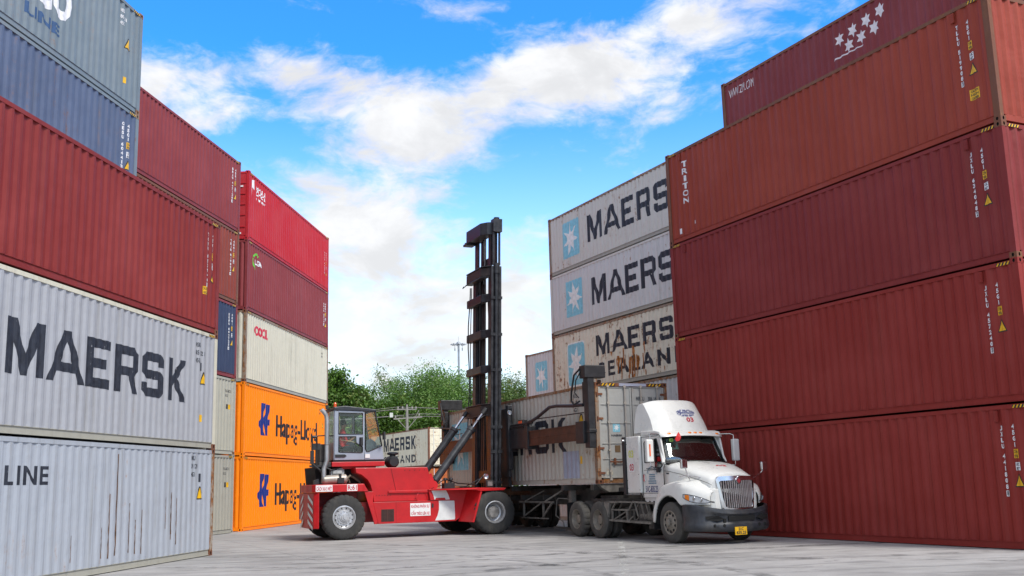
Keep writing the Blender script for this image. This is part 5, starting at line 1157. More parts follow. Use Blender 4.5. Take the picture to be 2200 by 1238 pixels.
mb = MB()
for q in range(17):
    y = yl0+.125+(yl1-yl0-.25)*q/16
    zb = .845+.9*max(0, abs(y-1.17)-.37); zt = 1.488
    mb.bar((gx(y, zb)+.030, y, zb), (gx(y, zt)+.030, y, zt), .020, .030)
tp(mb, 'grille_bar', simple('grille_silver', (.50, .50, .50), .35, .75, .05), gr)
mb = MB(); x = gx(1.17, 1.48)+.07
mb.prism([(1.17, 1.385), (1.08, 1.49), (1.17, 1.60), (1.26, 1.49)], x-.02, x+.005, axis='x'); em = tp(mb, 'emblem', M_CHROME, gr, bevel=.004)
mb = MB(); mb.prism([(1.17, 1.42), (1.115, 1.48), (1.17, 1.54), (1.225, 1.48)], x+.003, x+.010, axis='x'); tp(mb, 'emblem_inset', simple('emblem_red', (.3, .03, .04), .4), em)
# bumper
plan = [(.60, .00), (.72, -.035), (.95, -.02), (1.15, .09), (1.30, .30), (1.40, .60), (1.44, .90), (1.45, 1.13)]
plan = plan+[(x, my(y)) for x, y in reversed(plan[:-1])]; plan = [(x, y if y < 1.13 else 1.13+(y-1.13)*.955) for x, y in plan]
rows = []
for i, (x, y) in enumerate(plan):
    c_ = abs(y-1.13)/1.13; nx, ny = (x-.2), (y-1.13); l = math.hypot(nx, ny); nx /= l; ny /= l
    zt = .80+.14*c_**2.2; row = []
    mid = c_ < .52
    pf = [(zt, -.06), (zt-.015, 0), (zt-.10, .015), (zt-.15, -.0 if not mid else -.03), (.52, 0 if not mid else -.035), (.47, .02), (.40, .02), (.33, -.01), (.27+.03*c_, -.06)]
    for z, o_ in pf: row.append((x+nx*o_, y+ny*o_, z))
    rows.append(row)
mb = MB(); mb.grid(rows); bu = tp(mb, 'bumper', M_BUMP, smooth=True, solid=.02)
mb = MB()
for y in (.40, .62, my(.40), my(.62)):
    x = 1.33 if y in (.40, my(.40)) else 1.40; mb.lathe([(.045, .02), (.035, -.012), (.001, -.012)], (x+.02, y, .44), 12, 'x', -1)
mb.box(1.40, 1.425, .75, 1.52, .55, .66); mb.box(1.36, 1.395, .62, .70, .5, .6); tp(mb, 'bumper_opening', M_HOLE, bu)
for s in (0, 1):
    def yb(v): return v if s == 0 else my(v)-.04
    mb = MB(); q = [(1.255, .205, .66), (1.385, .45, .68), (1.43, .62, .60), (1.395, .47, .545), (1.27, .22, .58)]; q = [(x, yb(y), z) for x, y, z in q]; q2 = [(x-.06, y+(.03 if s == 0 else -.03), z) for x, y, z in q]
    mb.add(q+q2, [tuple(range(5)), tuple(range(9, 4, -1))]+[(j, (j+1) % 5, (j+1) % 5+5, j+5) for j in range(5)]); tp(mb, 'bumper_vent', M_HOLE, bu)
mb = MB(); mb.box(1.455, 1.475, .88, 1.22, .215, .40); pl = tp(mb, 'licence_plate', M_YEL, bu)
mb = MB()
for s_, a0, a1, z0, z1 in (('51C', .98, 1.12, .315, .385), ('835.23', .91, 1.19, .23, .30)):
    v, f = fit(text_mesh(s_, .03), a0, a1, z0, z1); mb.add([(1.478, a, b) for a, b in v], f)
tp(mb, 'plate_text', M_LETB, pl, fixn=False)
# cab
Y0, Y1 = .19, my(.19)
def cabwall(s):
    y = Y0 if s == 0 else Y1-.05; mb = MB(); a, b_ = y, y+.05
    mb.prism([(-1.42, 1.10), (-.37, 1.10), (-.37, 1.50), (-.36, 1.97), (-.40, 2.02), (-1.0, 1.99), (-1.42, 1.99)], a, b_)
    mb.prism([(-1.42, 1.99), (-1.30, 1.99), (-1.30, 2.50), (-1.22, 2.58), (-.62, 2.60), (-.66, 2.68), (-1.42, 2.70)], a, b_)
    mb.prism([(-.36, 1.97), (-.44, 2.0), (-.70, 2.60), (-.60, 2.68), (-.52, 2.60)], a, b_)
    mb.prism([(-.86, 1.99), (-.82, 1.99), (-.82, 2.60), (-.86, 2.60)], a, b_)
    w_ = tp(mb, 'cab_side', M_TRW, bevel=.008)
    yy = Y0-.004 if s == 0 else Y1+.004
    mb = MB(); q = [(-1.30, 2.0), (-.87, 2.0), (-.87, 2.575), (-1.22, 2.575), (-1.30, 2.50)]; mb.tube([(p[0], yy, p[1]) for p in q+[q[0]]], .012, 6, cap=False)
    q = [(-.80, 1.88), (-.55, 1.85), (-.47, 1.90), (-.47, 2.02), (-.69, 2.585), (-.80, 2.585)]; mb.tube([(p[0], yy, p[1]) for p in q+[q[0]]], .016, 6, cap=False); tp(mb, 'window_seal', M_RUB, w_)
    mb = MB(); mb.prism([(-1.30, 2.0), (-.86, 2.0), (-.86, 2.58), (-1.22, 2.58), (-1.30, 2.50)], y+.02, y+.026); tp(mb, 'door_window', G_TRK, w_)
    mb = MB(); mb.prism([(-.82, 2.0), (-.46, 2.0), (-.70, 2.59), (-.82, 2.59)], y+.02, y+.026); mb.prism([(-.80, 1.88), (-.55, 1.855), (-.48, 1.90), (-.48, 2.01), (-.80, 2.01)], yy-.004, yy+.004); tp(mb, 'quarter_window', G_TRK, w_)
    mb = MB(); yl = yy
    for a_, b2 in (((-1.42, 1.12), (-1.42, 2.66)), ((-.375, 1.30), (-.375, 1.96)), ((-1.42, 1.215), (-.60, 1.215)), ((-1.42, 2.66), (-.66, 2.66))): mb.tube([(a_[0], yl, a_[1]), (b2[0], yl, b2[1])], .006, 5)
    mb.tube([(-1.35, yl, 1.80), (-.5, yl, 1.80)], .004, 5); tp(mb, 'door_seam', M_HOLE, w_)
    mb = MB(); ys = yy-.03 if s == 0 else yy+.03
    mb.box(-1.36, -1.28, min(yy, ys), max(yy, ys), 1.50, 1.70); dh = tp(mb, 'door_handle', M_CHROME, w_, bevel=.015)
    return w_
w0 = cabwall(0); cabwall(1)
mb = MB(); mb.tube([(-1.20, Y0-.02, 1.84), (-1.0, Y0-.04, 1.83), (-.6, Y0-.02, 1.81)], .010); mb.lathe([(.05, -.05), (.06, .0), (.001, .0)], (-.58, Y0-.02, 1.80), 14, 'y', 1); mb.box(-.63, -.55, Y0-.09, Y0-.02, 1.73, 1.84); tp(mb, 'grab_handle', M_PLAST, w0)
mb = MB(); mb.box(-.30, -.16, .165, .17, 1.68, 1.715); tp(mb, 'badge', M_LETB, bevel=0)
sg = MB(); v, f = fit(text_mesh('51C-835.23', .012), -1.30, -.72, 1.24, 1.40); sg.add([(a, Y0-.008, b) for a, b in v], f)
M_LBLUE = simple('letter_blue', (.02, .035, .16), .5); M_LTEAL = simple('letter_teal', (.07, .22, .34), .5)
tp(sg, 'lettering', M_LBLUE, w0, fixn=False)
sg = MB()
rq = random.Random(3)
for i in range(5):          # rows of very small, unreadable print
    xa = -1.16+(.05 if i < 3 else 0); xe = -.78-(.05 if i < 3 else 0)
    while xa < xe:
        l = rq.uniform(.012, .035); sg.add([(xa, Y0-.008, 1.67-i*.055), (min(xa+l, xe), Y0-.008, 1.67-i*.055), (min(xa+l, xe), Y0-.008, 1.702-i*.055), (xa, Y0-.008, 1.702-i*.055)], [(0, 1, 2, 3)]); xa += l+.010
for r0 in (.165, .215):
    for i in range(16):
        a = R(172-i*11.0); a2 = a-R(7.5); sg.add([(-.97+rr*math.cos(q), Y0-.008, 1.69+.82*rr*math.sin(q)) for rr, q in ((r0, a), (r0, a2), (r0+(.012 if r0 < .2 else .035), a2), (r0+(.012 if r0 < .2 else .035), a))], [(0, 1, 2, 3)])
tp(sg, 'company_mark', M_LTEAL, w0, fixn=False)
mb = MB(); mb.box(-1.42, -.40, Y0+.02, my(Y0+.02), 1.10, 1.16); mb.prism([(-1.40, .99), (-.72, .99), (-.62, 1.10), (-1.42, 1.10)], Y0+.03, Y1-.03); tp(mb, 'cab_floor', M_TRW)
mb = MB()
mb.prism([(-1.46, 2.70), (-.60, 2.69), (-.53, 2.66), (-.50, 2.70), (-.55, 2.76), (-.75, 2.80), (-1.46, 2.82)], Y0, Y1); roof = tp(mb, 'cab_roof', M_TRW, bevel=.035)
# visor with lamps
rows = []
for i in range(13):
    u = i/12; y = Y0-.01+(Y1-Y0+.02)*u; c_ = (2*u-1)**2; xf = -.36-.13*c_
    rows.append([(xf-.20, y, 2.755-.02*c_), (xf-.06, y, 2.745-.03*c_), (xf, y, 2.70-.04*c_), (xf+.02, y, 2.655-.04*c_), (xf-.10, y, 2.645-.03*c_)])
mb = MB(); mb.grid(rows); vi = tp(mb, 'sun_visor', M_TRW, roof, smooth=True, solid=.012)
for u in (.13, .44, .53, .62, .92):
    c_ = (2*u-1)**2; y = Y0+(Y1-Y0)*u; xf = -.36-.13*c_
    mb = MB(); mb.lathe([(.055, .0), (.05, .025), (.001, .04)], (0, 0, 0), 14, 'z'); ml = tp(mb, 'marker_lamp', M_ORGL, roof, smooth=True); ml.location = (xf-.035, y, 2.715-.035*c_); ml.scale = (.6, 1.0, .8); ml.rotation_euler = (0, R(50), 0)
# windscreen
rows = []
for i in range(13):
    u = i/12; c_ = (2*u-1)**2; r_ = []
    for j in range(5):
        q = j/4; yb = Y0+.03+(Y1-Y0-.06)*u; yt = Y0+.13+(Y1-Y0-.26)*u
        r_.append((-.24-.12*c_-q*.32, yb+(yt-yb)*q, 1.965+q*.68))
    rows.append(r_)
mb = MB(); mb.grid(rows); ws = tp(mb, 'windscreen', G_TRK, smooth=True, solid=.008)
mb = MB(); bd = [r_[0] for r_ in rows]+[rows[-1][j] for j in range(5)]+[r_[4] for r_ in reversed(rows)]+[rows[0][4-j] for j in range(5)]
mb.tube(bd, .022, 6, cap=False); tp(mb, 'windscreen_seal', M_RUB, ws)
for s in (0, 1):
    mb = MB(); e = rows[0] if s == 0 else rows[-1]; yo = -.045 if s == 0 else .045
    mb.tube([(p[0]-.03, p[1]+yo, p[2]) for p in e], .045, 8); tp(mb, 'windscreen_pillar', M_TRW, smooth=True)
mb = MB(); r3 = rows[2]; mb.add([tuple(Vector(rows[a][b])+Vector((-.02, 0, 0))) for a, b in ((1, 3), (3, 3), (3, 2), (1, 2))], [(0, 1, 2, 3)]); tp(mb, 'windscreen_sticker', simple('sticker_pale_cyan', (.35, .62, .62), .5), ws, fixn=False)
mb = MB()
for a in (1.0, 1.9): i0 = int(a); mb.lathe([(.045, 0), (.001, .0)], (-.52, rows[i0][4][1]+.05+(a-i0)*.05, 2.545), 12, 'x', 1)
tp(mb, 'windscreen_badge', simple('badge_green', (.30, .50, .12), .5), ws)
mb = MB(); mb.bar((-.23, .55, 1.975), (-.30, 1.0, 2.02), .02, .01); mb.bar((-.22, 1.25, 1.975), (-.29, 1.75, 2.03), .02, .01); tp(mb, 'wiper', M_RUB)
mb = MB(); mb.prism([(-.38, 1.93), (-.25, 1.96), (-.25, 1.90), (-.38, 1.9)], Y0+.05, Y1-.05); tp(mb, 'cowl', M_RUB)
mb = MB(); mb.box(-.62, -.36, Y0+.06, Y1-.06, 1.5, 1.93); tp(mb, 'dashboard', simple('dash_dark', (.05, .055, .05), .7))
for y in (.55, 1.45): mb = MB(); mb.box(-1.25, -.85, y, y+.42, 1.3, 1.75); mb.prism([(-1.25, 1.75), (-1.1, 1.75), (-1.2, 2.4), (-1.3, 2.4)], y, y+.42); tp(mb, 'seat', M_SEAT, bevel=.02)
ringt = [(-.62+.13*math.cos(a), 1.66+.2*math.sin(a), 2.0+.12*math.cos(a)) for a in [2*math.pi*i/18 for i in range(19)]]; mb = MB(); mb.tube(ringt, .016, 6, cap=False); mb.tube([(-.62, 1.66, 2.0), (-.5, 1.66, 1.8)], .03); tp(mb, 'steering_wheel', M_PLAST)
mb = MB(); mb.box(-.42, -.30, 1.05, 1.3, 1.955, 1.965); tp(mb, 'dashboard_paper', simple('paper_cyan', (.5, .75, .72), .6))
# sleeper
mb = MB(); mb.box(-2.10, -1.43, .11, my(.11), 1.22, 2.70); sl = tp(mb, 'sleeper_box', M_TRW, bevel=.03)
mb = MB(); mb.box(-2.24, -2.10, .07, .13, 1.18, 2.70); mb.box(-2.24, -2.10, my(.13), my(.07), 1.18, 2.70); tp(mb, 'side_extender', M_PLAST, sl, bevel=.01)
mb = MB()
for x, z in ((-2.06, 1.35), (-2.06, 1.55), (-2.05, 2.5), (-1.5, 1.7), (-1.5, 2.1), (-1.47, 1.3)): mb.lathe([(.012, -.002), (.010, -.008), (.001, -.008)], (x, .11, z), 8, 'y', 1)
tp(mb, 'rivet', M_PLAST, sl)
mb = MB(); mb.lathe([(.001, -.06), (.03, -.05), (.04, -.02), (.04, .02), (.001, .02)], (-2.12, .06, 2.60), 12, 'y', 1); tp(mb, 'side_lamp', M_CHROME, sl, smooth=True)
mb = MB(); v, f = fit(text_mesh('03', .025), -1.93, -1.73, 1.80, 1.98); mb.add([(a, .104, b) for a, b in v], f); nm = tp(mb, 'number', M_SIGNR, sl, fixn=False)
decal(sl, [[(-1.96, 1.77), (-1.70, 1.77), (-1.70, 2.01), (-1.96, 2.01)]], simple('sticker_white', (.74, .74, .73), .4), .107, 'number_sticker')
mb = MB(); v, f = fit(text_mesh('03', .025), -1.96, -1.72, 2.14, 2.34); mb.add([(a, .104, b) for a, b in v], f); tp(mb, 'number', simple('letter_lime', (.62, .64, .14), .5), sl, fixn=False)
# roof deflector
prof_ = [(-1.80, 2.78, .06), (-1.76, 3.20, .08), (-1.70, 3.52, .11), (-1.60, 3.62, .13), (-1.30, 3.635, .15), (-1.20, 3.575, .16), (-1.04, 3.36, .16), (-.90, 3.12, .15), (-.79, 2.88, .13), (-.75, 2.78, .12)]
rows = []
N = 14
for j in range(N+1):
    u = -1+2*j/N; row = []
    for (x, z, ins) in prof_:
        hw = 1.13-.15-ins; e = abs(u)**4
        row.append((x-.20*e*min(1, max(0, (x+1.7)/.5)), YC+.0+hw*u, z-.09*e*min(1, max(0, (z-3.0)/.4))))
    rows.append(row)
mb = MB(); mb.grid(rows)
for rw, nm_ in ((rows[0], 0), (rows[-1], 1)): mb.add(rw, [tuple(range(len(rw)))])
df = tp(mb, 'roof_deflector', M_TRW, roof, smooth=True)
def defl(u, x):      # front surface height for a given x
    zz = None
    e = abs(u)**4
    pts = [(p[0]-.20*e, p[1]-.06*e*(p[1] > 3), p[2]) for p in prof_[5:]]
    for a, b_ in zip(pts, pts[1:]):
        if a[0] <= x <= b_[0]: t_ = (x-a[0])/(b_[0]-a[0]); return a[1]+(b_[1]-a[1])*t_, a[2]+(b_[2]-a[2])*t_
    return (pts[0][1], .30) if x < pts[0][0] else (pts[-1][1], .16)
def on_defl(v, f, mat, name, lift=.010, par=None):
    mb = MB(); P_ = []
    for a, b in v:           # a: y, b: z  -> find x on the slope
        z = b; best = None
        pts = prof_[5:]
        for p, q in zip(pts, pts[1:]):
            if q[1] <= z <= p[1]: t_ = (p[1]-z)/(p[1]-q[1]); xx = p[0]+(q[0]-p[0])*t_; ii = p[2]+(q[2]-p[2])*t_; best = xx; hw = .98-ii; u = (a-YC)/hw; best -= .20*abs(u)**4
        P_.append(((best or -1.0)+lift, a, z+lift*.5))
    mb.add(P_, f); return tp(mb, name, mat, par or df, fixn=False)
v, f = fit(text_mesh('03', .025), 1.28, 1.50, 3.03, 3.15); on_defl(v, f, M_SIGNR, 'number')
its_v, its_f = [], []
def addvf(v, f):
    o = len(its_v); its_v.extend([tuple(p) for p in v]); its_f.extend([tuple(i+o for i in q) for q in f])
gcx, gcz, grx, grz = 1.33, 3.27, .30, .095       # striped globe emblem with lettering through it
for r0 in range(-3, 4):
    zz = gcz+r0*grz/3.6; hw = grx*math.sqrt(max(0, 1-(r0/3.6)**2))
    for a in range(12):
        if (a+r0) % 5 == 0 or (abs(r0) <= 1 and 3 <= a <= 10): continue
        xa = gcx-hw+2*hw*a/12; addvf([(xa, zz-.009), (xa+2*hw/12*.85, zz-.009), (xa+2*hw/12*.85, zz+.009), (xa, zz+.009)], [(0, 1, 2, 3)])
addvf(*fit(text_mesh('VINTRANS', .03), gcx-.17, gcx+.25, gcz-.022, gcz+.030))
on_defl(its_v, its_f, simple('globe_blue', (.03, .05, .24), .5), 'emblem')
# mirrors
for s in (0, 1):
    def Ym(v): return v if s == 0 else my(v)
    ya, yb = sorted((Ym(-.30), Ym(-.10)))
    mb = MB(); mb.box(-.50, -.38, ya, yb, 1.99, 2.56); mi = tp(mb, 'side_mirror', M_TRW, bevel=.03)
    mb = MB(); mb.box(-.515, -.50, ya+.02, yb-.02, 2.03, 2.52); tp(mb, 'mirror_glass', M_PLAST, mi)
    mb = MB(); mb.tube([(-.44, Ym(-.16), 2.55), (-.44, Ym(-.16), 2.66), (-.50, Ym(-.10), 2.70), (-.62, Ym(.22), 2.70)], .014); mb.tube([(-.44, Ym(-.18), 2.0), (-.44, Ym(-.18), 1.90), (-.60, Ym(.0), 1.86), (-.75, Ym(.2), 1.85)], .014); tp(mb, 'mirror_arm', M_CHROME, mi)
    if s == 0: mb = MB(); mb.box(-.378, -.366, -.235, -.20, 2.14, 2.44); tp(mb, 'mirror_marker', simple('marker_orange', (.75, .12, .02), .4), mi)
    # hood mirror
    hb = Vector((.62, Ym(.30), 1.42)); ht = Vector((.60, Ym(.14), 1.80)); 
    if s == 1: hb = Vector((.70, Ym(.32), 1.44)); ht = Vector((.62, Ym(-.28), 1.72))
    mb = MB(); mb.lathe([(.001, .035), (.05, .02), (.075, -.01), (.07, -.03)], tuple(hb), 14, 'z'); ba = tp(mb, 'hood_mirror_base', M_PLAST, fen[s], smooth=True)
    mb = MB(); mb.tube([hb, hb.lerp(ht, .75), ht+Vector((0, 0, .05))], .014 if s == 0 else .024); mb.tube([hb.lerp(ht, .55), Vector((.95, Ym(.50), 1.56))], .009); mb.tube([hb.lerp(ht, .6), Vector((.35, Ym(.12), 1.60)) if s == 0 else Vector((.95, Ym(.45), 1.6))], .009)
    mb.lathe([(.001, .02), (.025, 0), (.001, -.02)], (.95, Ym(.50), 1.56), 10, 'z'); mb.lathe([(.001, .025), (.03, 0), (.001, -.025)], (.35, Ym(.12) if s == 0 else Ym(.3), 1.60), 10, 'z'); tp(mb, 'hood_mirror_arm', M_CHROME, fen[s])
    mb = MB(); q = ht+Vector((0, 0, .10)); mb.box(q.x-.05, q.x+.03, q.y-.11, q.y+.07, q.z-.10, q.z+.12); hm = tp(mb, 'hood_mirror', M_CHROME, fen[s], bevel=.02)
mb = MB()
fl_ = [(-.36, .66, 2.74), (-.34, .70, 2.66), (-.32, .70, 2.60), (-.33, .66, 2.52), (-.36, .58, 2.50), (-.37, .55, 2.56), (-.36, .60, 2.66)]
mb.add(fl_+[(x-.03, y+.01, z) for x, y, z in fl_], [tuple(range(7)), tuple(range(13, 6, -1))]+[(i, (i+1) % 7, (i+1) % 7+7, i+7) for i in range(7)]); tp(mb, 'pennant', simple('pennant_red', (.62, .012, .012), .5), vi)
# side rack, tank, steps
mb = MB()
for y in (.10, .32):
    mb.bar((-3.12, y, .50), (-.98, y, .46), .05, .05); mb.bar((-2.95, y, .78), (-2.05, y, .78), .05, .04); mb.bar((-2.95, y, .78), (-2.72, y, .99), .035, .035); mb.bar((-2.05, y, .78), (-1.85, y, .99), .035, .035); mb.bar((-2.72, y, .99), (-1.9, y, .985), .035, .035); mb.bar((-1.85, y, .99), (-.80, y, .965), .045, .045)
    mb.bar((-2.93, y, .50), (-2.93, y, .78), .04, .04); mb.bar((-2.15, y, .48), (-2.15, y, .78), .04, .04); mb.bar((-2.85, y, .52), (-2.2, y, .74), .03, .03); mb.bar((-2.1, y, .49), (-1.85, y, .62), .03, .03); mb.bar((-1.75, y, .97), (-1.6, y, .62), .03, .03); mb.bar((-1.45, y, .97), (-1.3, y, .62), .03, .03); mb.bar((-1.2, y, .97), (-1.05, y, .62), .03, .03)
for x, z in ((-2.9, .78), (-2.1, .78), (-2.9, .49), (-1.2, .46), (-2.3, .98)): mb.bar((x, .10, z), (x, .7, z), .03, .03)
tp(mb, 'side_rack', M_CHASL)
mb = MB(); mb.tube([(-1.86, .42, .62), (-1.83, .42, .62), (-.86, .42, .60), (-.83, .42, .60)], [.10, .135, .135, .10], 20); ft = tp(mb, 'air_tank', M_CHASL, smooth=True)
mb = MB()
for x in (-1.62, -1.12): mb.tube([(x, .42, .615), (x+.03, .42, .615)], .142, 20)
tp(mb, 'tank_strap', M_STEEL, ft)
mb = MB(); mb.prism([(-3.30, 1.0), (-3.0, 1.0), (-3.02, .90), (-3.14, .45), (-3.22, .45)], .05, .12); mb.prism([(-3.3, 1.0), (-2.55, .99), (-2.55, .96), (-3.3, .97)], .05, .6); tp(mb, 'mud_guard', M_CHASL)
mb = MB(); mb.box(-2.6, -.9, .55, my(.55), 1.0, 1.03)
for i in range(8): mb.box(-2.4+i*.2, -2.36+i*.2, .2, .7, .99, 1.02)
mb.tube([(-2.3, .7, 1.02), (-2.6, .8, 1.3), (-2.5, 1.0, 1.8)], .03); mb.tube([(-2.3, .9, 1.02), (-2.7, 1.0, 1.25), (-2.5, 1.2, 1.7)], .03); mb.box(-1.5, -.8, .35, .75, .30, .46); mb.box(-1.25, -.6, .5, .9, .28, .42); tp(mb, 'deck_plate', M_CHAS)
mb = MB(); mb.box(-.75, -.72, .02, .35, .32, .72); tp(mb, 'mud_flap', M_RUB)

# ------------------------------------------------------------------ trailer
TR = thing('container_trailer', 'dark skeletal container trailer under the lifted grey container', 'trailer', (3.73, 26.28, 0), R(-65.4))
YT = 1.42
def rp(mb, name, mat, parent=None, bevel=0.0, **kw): return mb.build(name, mat, parent or TR, bevel, **kw)
mb = MB()
for y in (YT-.48, YT+.36): mb.prism([(-16.0, 1.36), (-3.4, 1.36), (-3.4, 1.26), (-5.2, 1.20), (-5.9, .86), (-16.0, .86)], y, y+.12)
for i in range(12): mb.box(-15.8+i*.85, -15.7+i*.85, YT-.9, YT+.9, 1.0, 1.16)
rp(mb, 'main_beam', M_CHAS)
for x in (-4.35, -6.2, -10.0, -13.0, -16.05): mb = MB(); mb.box(x, x+.16, YT-1.22, YT+1.22, 1.30, 1.46); rp(mb, 'bolster', M_CHAS, bevel=.01)
mb = MB(); mb.prism([(.32, 1.475), (2.52, 1.475), (2.52, 1.36), (2.30, 1.24), (.62, 1.24), (.40, 1.36)], -4.22, -4.02, axis='x'); rp(mb, 'front_bolster', M_CHASL, bevel=.01)
mb = MB()
for yy in (YT-1.12, YT+1.0):
    mb.box(-9.5, -7.0, yy, yy+.05, .93, .98); mb.box(-9.35, -7.4, yy, yy+.05, .43, .47)
    for x in (-9.2, -7.75): mb.box(x, x+.06, yy, yy+.05, .45, .95)
    mb.bar((-9.1, yy, .5), (-7.8, yy, .93), .04, .04); mb.bar((-7.7, yy, .5), (-7.05, yy, .93), .05, .05); mb.bar((-9.0, yy, .98), (-8.2, yy+.3, 1.3), .03, .03); mb.bar((-7.5, yy, .98), (-6.9, yy+.3, 1.3), .05, .05)
rp(mb, 'side_guard', M_CHASL)
for yy in (YT-.95, YT+.80):
    mb = MB(); mb.box(-6.25, -6.07, yy, yy+.16, .50, 1.30); mb.box(-6.21, -6.11, yy+.03, yy+.13, .15, .52); mb.box(-6.36, -5.96, yy-.06, yy+.22, .10, .15); mb.bar((-6.16, yy+.08, 1.2), (-6.9, yy+.4, .9), .05, .05)
    lg = rp(mb, 'landing_leg', M_CHASL)
mb = MB(); yy = YT-1.05; mb.tube([(-6.3, yy+.1, 1.05), (-6.75, yy, 1.07), (-6.85, yy, 1.0), (-6.95, yy, .55), (-6.75, yy, .48), (-6.45, yy, .36), (-6.42, yy, .22)], .018); rp(mb, 'crank_handle', M_CHASL)
mb = MB(); mb.box(-7.2, -6.5, YT-.2, YT+.9, .2, .5); mb.box(-7.15, -5.95, YT-1.05, YT-.98, .16, .22); rp(mb, 'tool_box', M_RUSTB if False else M_CHAS)
for x in (-11.6, -12.95, -14.3):
    for y0, o in ((YT-1.23, -1), (YT+1.23, 1)):
        wh = wheel(TR, x, y0, .50, .50, .26, o, 'rib'); rim_plate(wh, x, y0+(.02 if o < 0 else -.02), .50, .285, -o, M_RIMD, 'dual'); wheel(TR, x, y0+(.31 if o < 0 else -.31), .50, .50, .26, o, 'rib')
mb = MB()
for x in (-11.6, -12.95, -14.3): mb.tube([(x, YT-1, .5), (x, YT+1, .5)], .07)
rp(mb, 'axle', M_CHAS)
mb = MB(); mb.box(-6.0, -5.96, YT-1.15, YT-.55, .22, .95); rp(mb, 'mud_flap', M_RUB)

# ------------------------------------------------------------------ trees
M_BARK = simple('bark', (.13, .105, .08), .9, 0, .3, 6)
def leafmat(name, dark, lt, dry=None, dryamt=0.0):
    m, t, b = new_mat(name); tcx = t.node('ShaderNodeTexCoord').outputs['Object']; gi = t.node('ShaderNodeNewGeometry').outputs['Random Per Island']
    n_ = t.noise(tcx, .45, 4, .6); f = t.math('ADD', t.math('MULTIPLY', gi, .55), t.math('MULTIPLY', t.ramp(n_, .35, .65), .5), clamp=True)
    col = t.mix(f, dark, lt)
    if dry: col = t.mix(t.math('MULTIPLY', t.ramp(t.noise(tcx, .9, 3, .5), .56, .66), dryamt), col, dry)
    t.set(b.inputs['Base Color'], col); b.inputs['Roughness'].default_value = .55
    tr = t.node('ShaderNodeBsdfTranslucent'); t.set(tr.inputs[0], t.mix(.4, col, (.15, .25, .02))); mx_ = t.node('ShaderNodeMixShader'); mx_.inputs[0].default_value = .22
    t.l.new(b.outputs[0], mx_.inputs[1]); t.l.new(tr.outputs[0], mx_.inputs[2]); t.l.new(mx_.outputs[0], t.n['Material Output'].inputs[0]); return m
LM_A = leafmat('leaf_deep', (.028, .075, .010), (.12, .235, .026), (.30, .30, .10), .5)
LM_B = leafmat('leaf_bright', (.045, .11, .012), (.16, .32, .035), (.30, .31, .12), .35)
LM_C = leafmat('leaf_feathery', (.060, .135, .024), (.165, .31, .055), (.22, .17, .10), .25)
LM_D = leafmat('leaf_dusty', (.055, .10, .025), (.14, .22, .05), (.24, .14, .09), .6)
def crown_mesh(seed, lobes, nclump, per, leaf, spread, kind):
    rg = np.random.default_rng(seed); V = []
    for k_ in range(nclump):
        lb = lobes[rg.integers(len(lobes))]; c = np.array(lb[:3]); r_ = np.array(lb[3:6])
        d = rg.normal(size=3); d /= np.linalg.norm(d); rad = rg.uniform(.55, 1.08)**.6
        p = c+d*r_*rad*(1+.12*rg.normal())
        cs = spread*rg.uniform(.6, 1.4)
        q = rg.normal(size=(per, 3))*cs*np.array([1, 1, .6])+p
        if kind == 'feather': q += np.outer(rg.uniform(0, 1, per)**2, d*np.array([1, 1, 1.5]))*.9
        nr = rg.normal(size=(per, 3))+np.array([0, 0, .8]); nr /= np.linalg.norm(nr, axis=1)[:, None]
        a = np.cross(nr, rg.normal(size=(per, 3))); a /= np.linalg.norm(a, axis=1)[:, None]; b = np.cross(nr, a)
        L1 = (leaf*rg.uniform(.6, 1.3, per))[:, None]; L2 = L1*(.38 if kind == 'feather' else .55)
        V.append(np.stack([q-a*L1, q-b*L2, q+a*L1, q+b*L2], 1).reshape(-1, 3))
    V = np.concatenate(V); n = len(V)//4
    me = bpy.data.meshes.new('crown'); me.vertices.add(len(V)); me.vertices.foreach_set('co', V.ravel()); me.loops.add(n*4); me.loops.foreach_set('vertex_index', np.arange(n*4)); me.polygons.add(n)
    me.polygons.foreach_set('loop_start', np.arange(n)*4); me.polygons.foreach_set('loop_total', np.full(n, 4)); me.update(calc_edges=True); return me
def tree(x, y, h, wd, seed, mat, label, kind='round', leaf=.17, group='trees beyond the container yard', dens=1.0, sp=.42):
    rg = random.Random(seed); t_ = thing('tree', label, 'tree', (x, y, 0), 0, group)
    lobes = []; nl = 9
    for i in range(nl):
        a = rg.uniform(0, 6.28); rr = wd*.5*rg.uniform(.15, .75); lobes.append((rr*math.cos(a), rr*math.sin(a), h*rg.uniform(.38, .80), wd*rg.uniform(.20, .32), wd*rg.uniform(.20, .32), h*rg.uniform(.12, .20)))
    lobes.append((rg.uniform(-.5, .5), 0, h*.84, wd*.2, wd*.2, h*.14)); lobes.append((0, 0, h*.5, wd*.42, wd*.42, h*.26)); lobes.append((0, 0, h*.25, wd*.40, wd*.40, h*.16))
    me = crown_mesh(seed, lobes, int(520*dens), 62, leaf*.76, sp, kind); me.materials.append(mat); link('crown', me, t_)
    mb = MB(); mb.tube([(0, 0, -.1), (.1, .05, h*.2), (-.05, 0, h*.42), (.1, 0, h*.62)], [.30, .22, .15, .07], 9)
    for lb in lobes[:9]: z0 = h*rg.uniform(.2, .4); mb.tube([(0, 0, z0), (lb[0]*.5, lb[1]*.5, (z0+lb[2])*.5+.3), (lb[0], lb[1], lb[2])], [.12, .08, .03], 6)
    mb.build('trunk', M_BARK, t_, smooth=True); return t_
tree(-16.6, 92, 11.9, 6.4, 11, LM_A, 'dark green broadleaf tree right of the orange stack, leftmost in the gap', dens=1.5, leaf=.2)
tree(-14.0, 95, 10.4, 5.8, 12, LM_B, 'bright green rounded tree with pale flower tips above the cab', dens=1.3, leaf=.18)
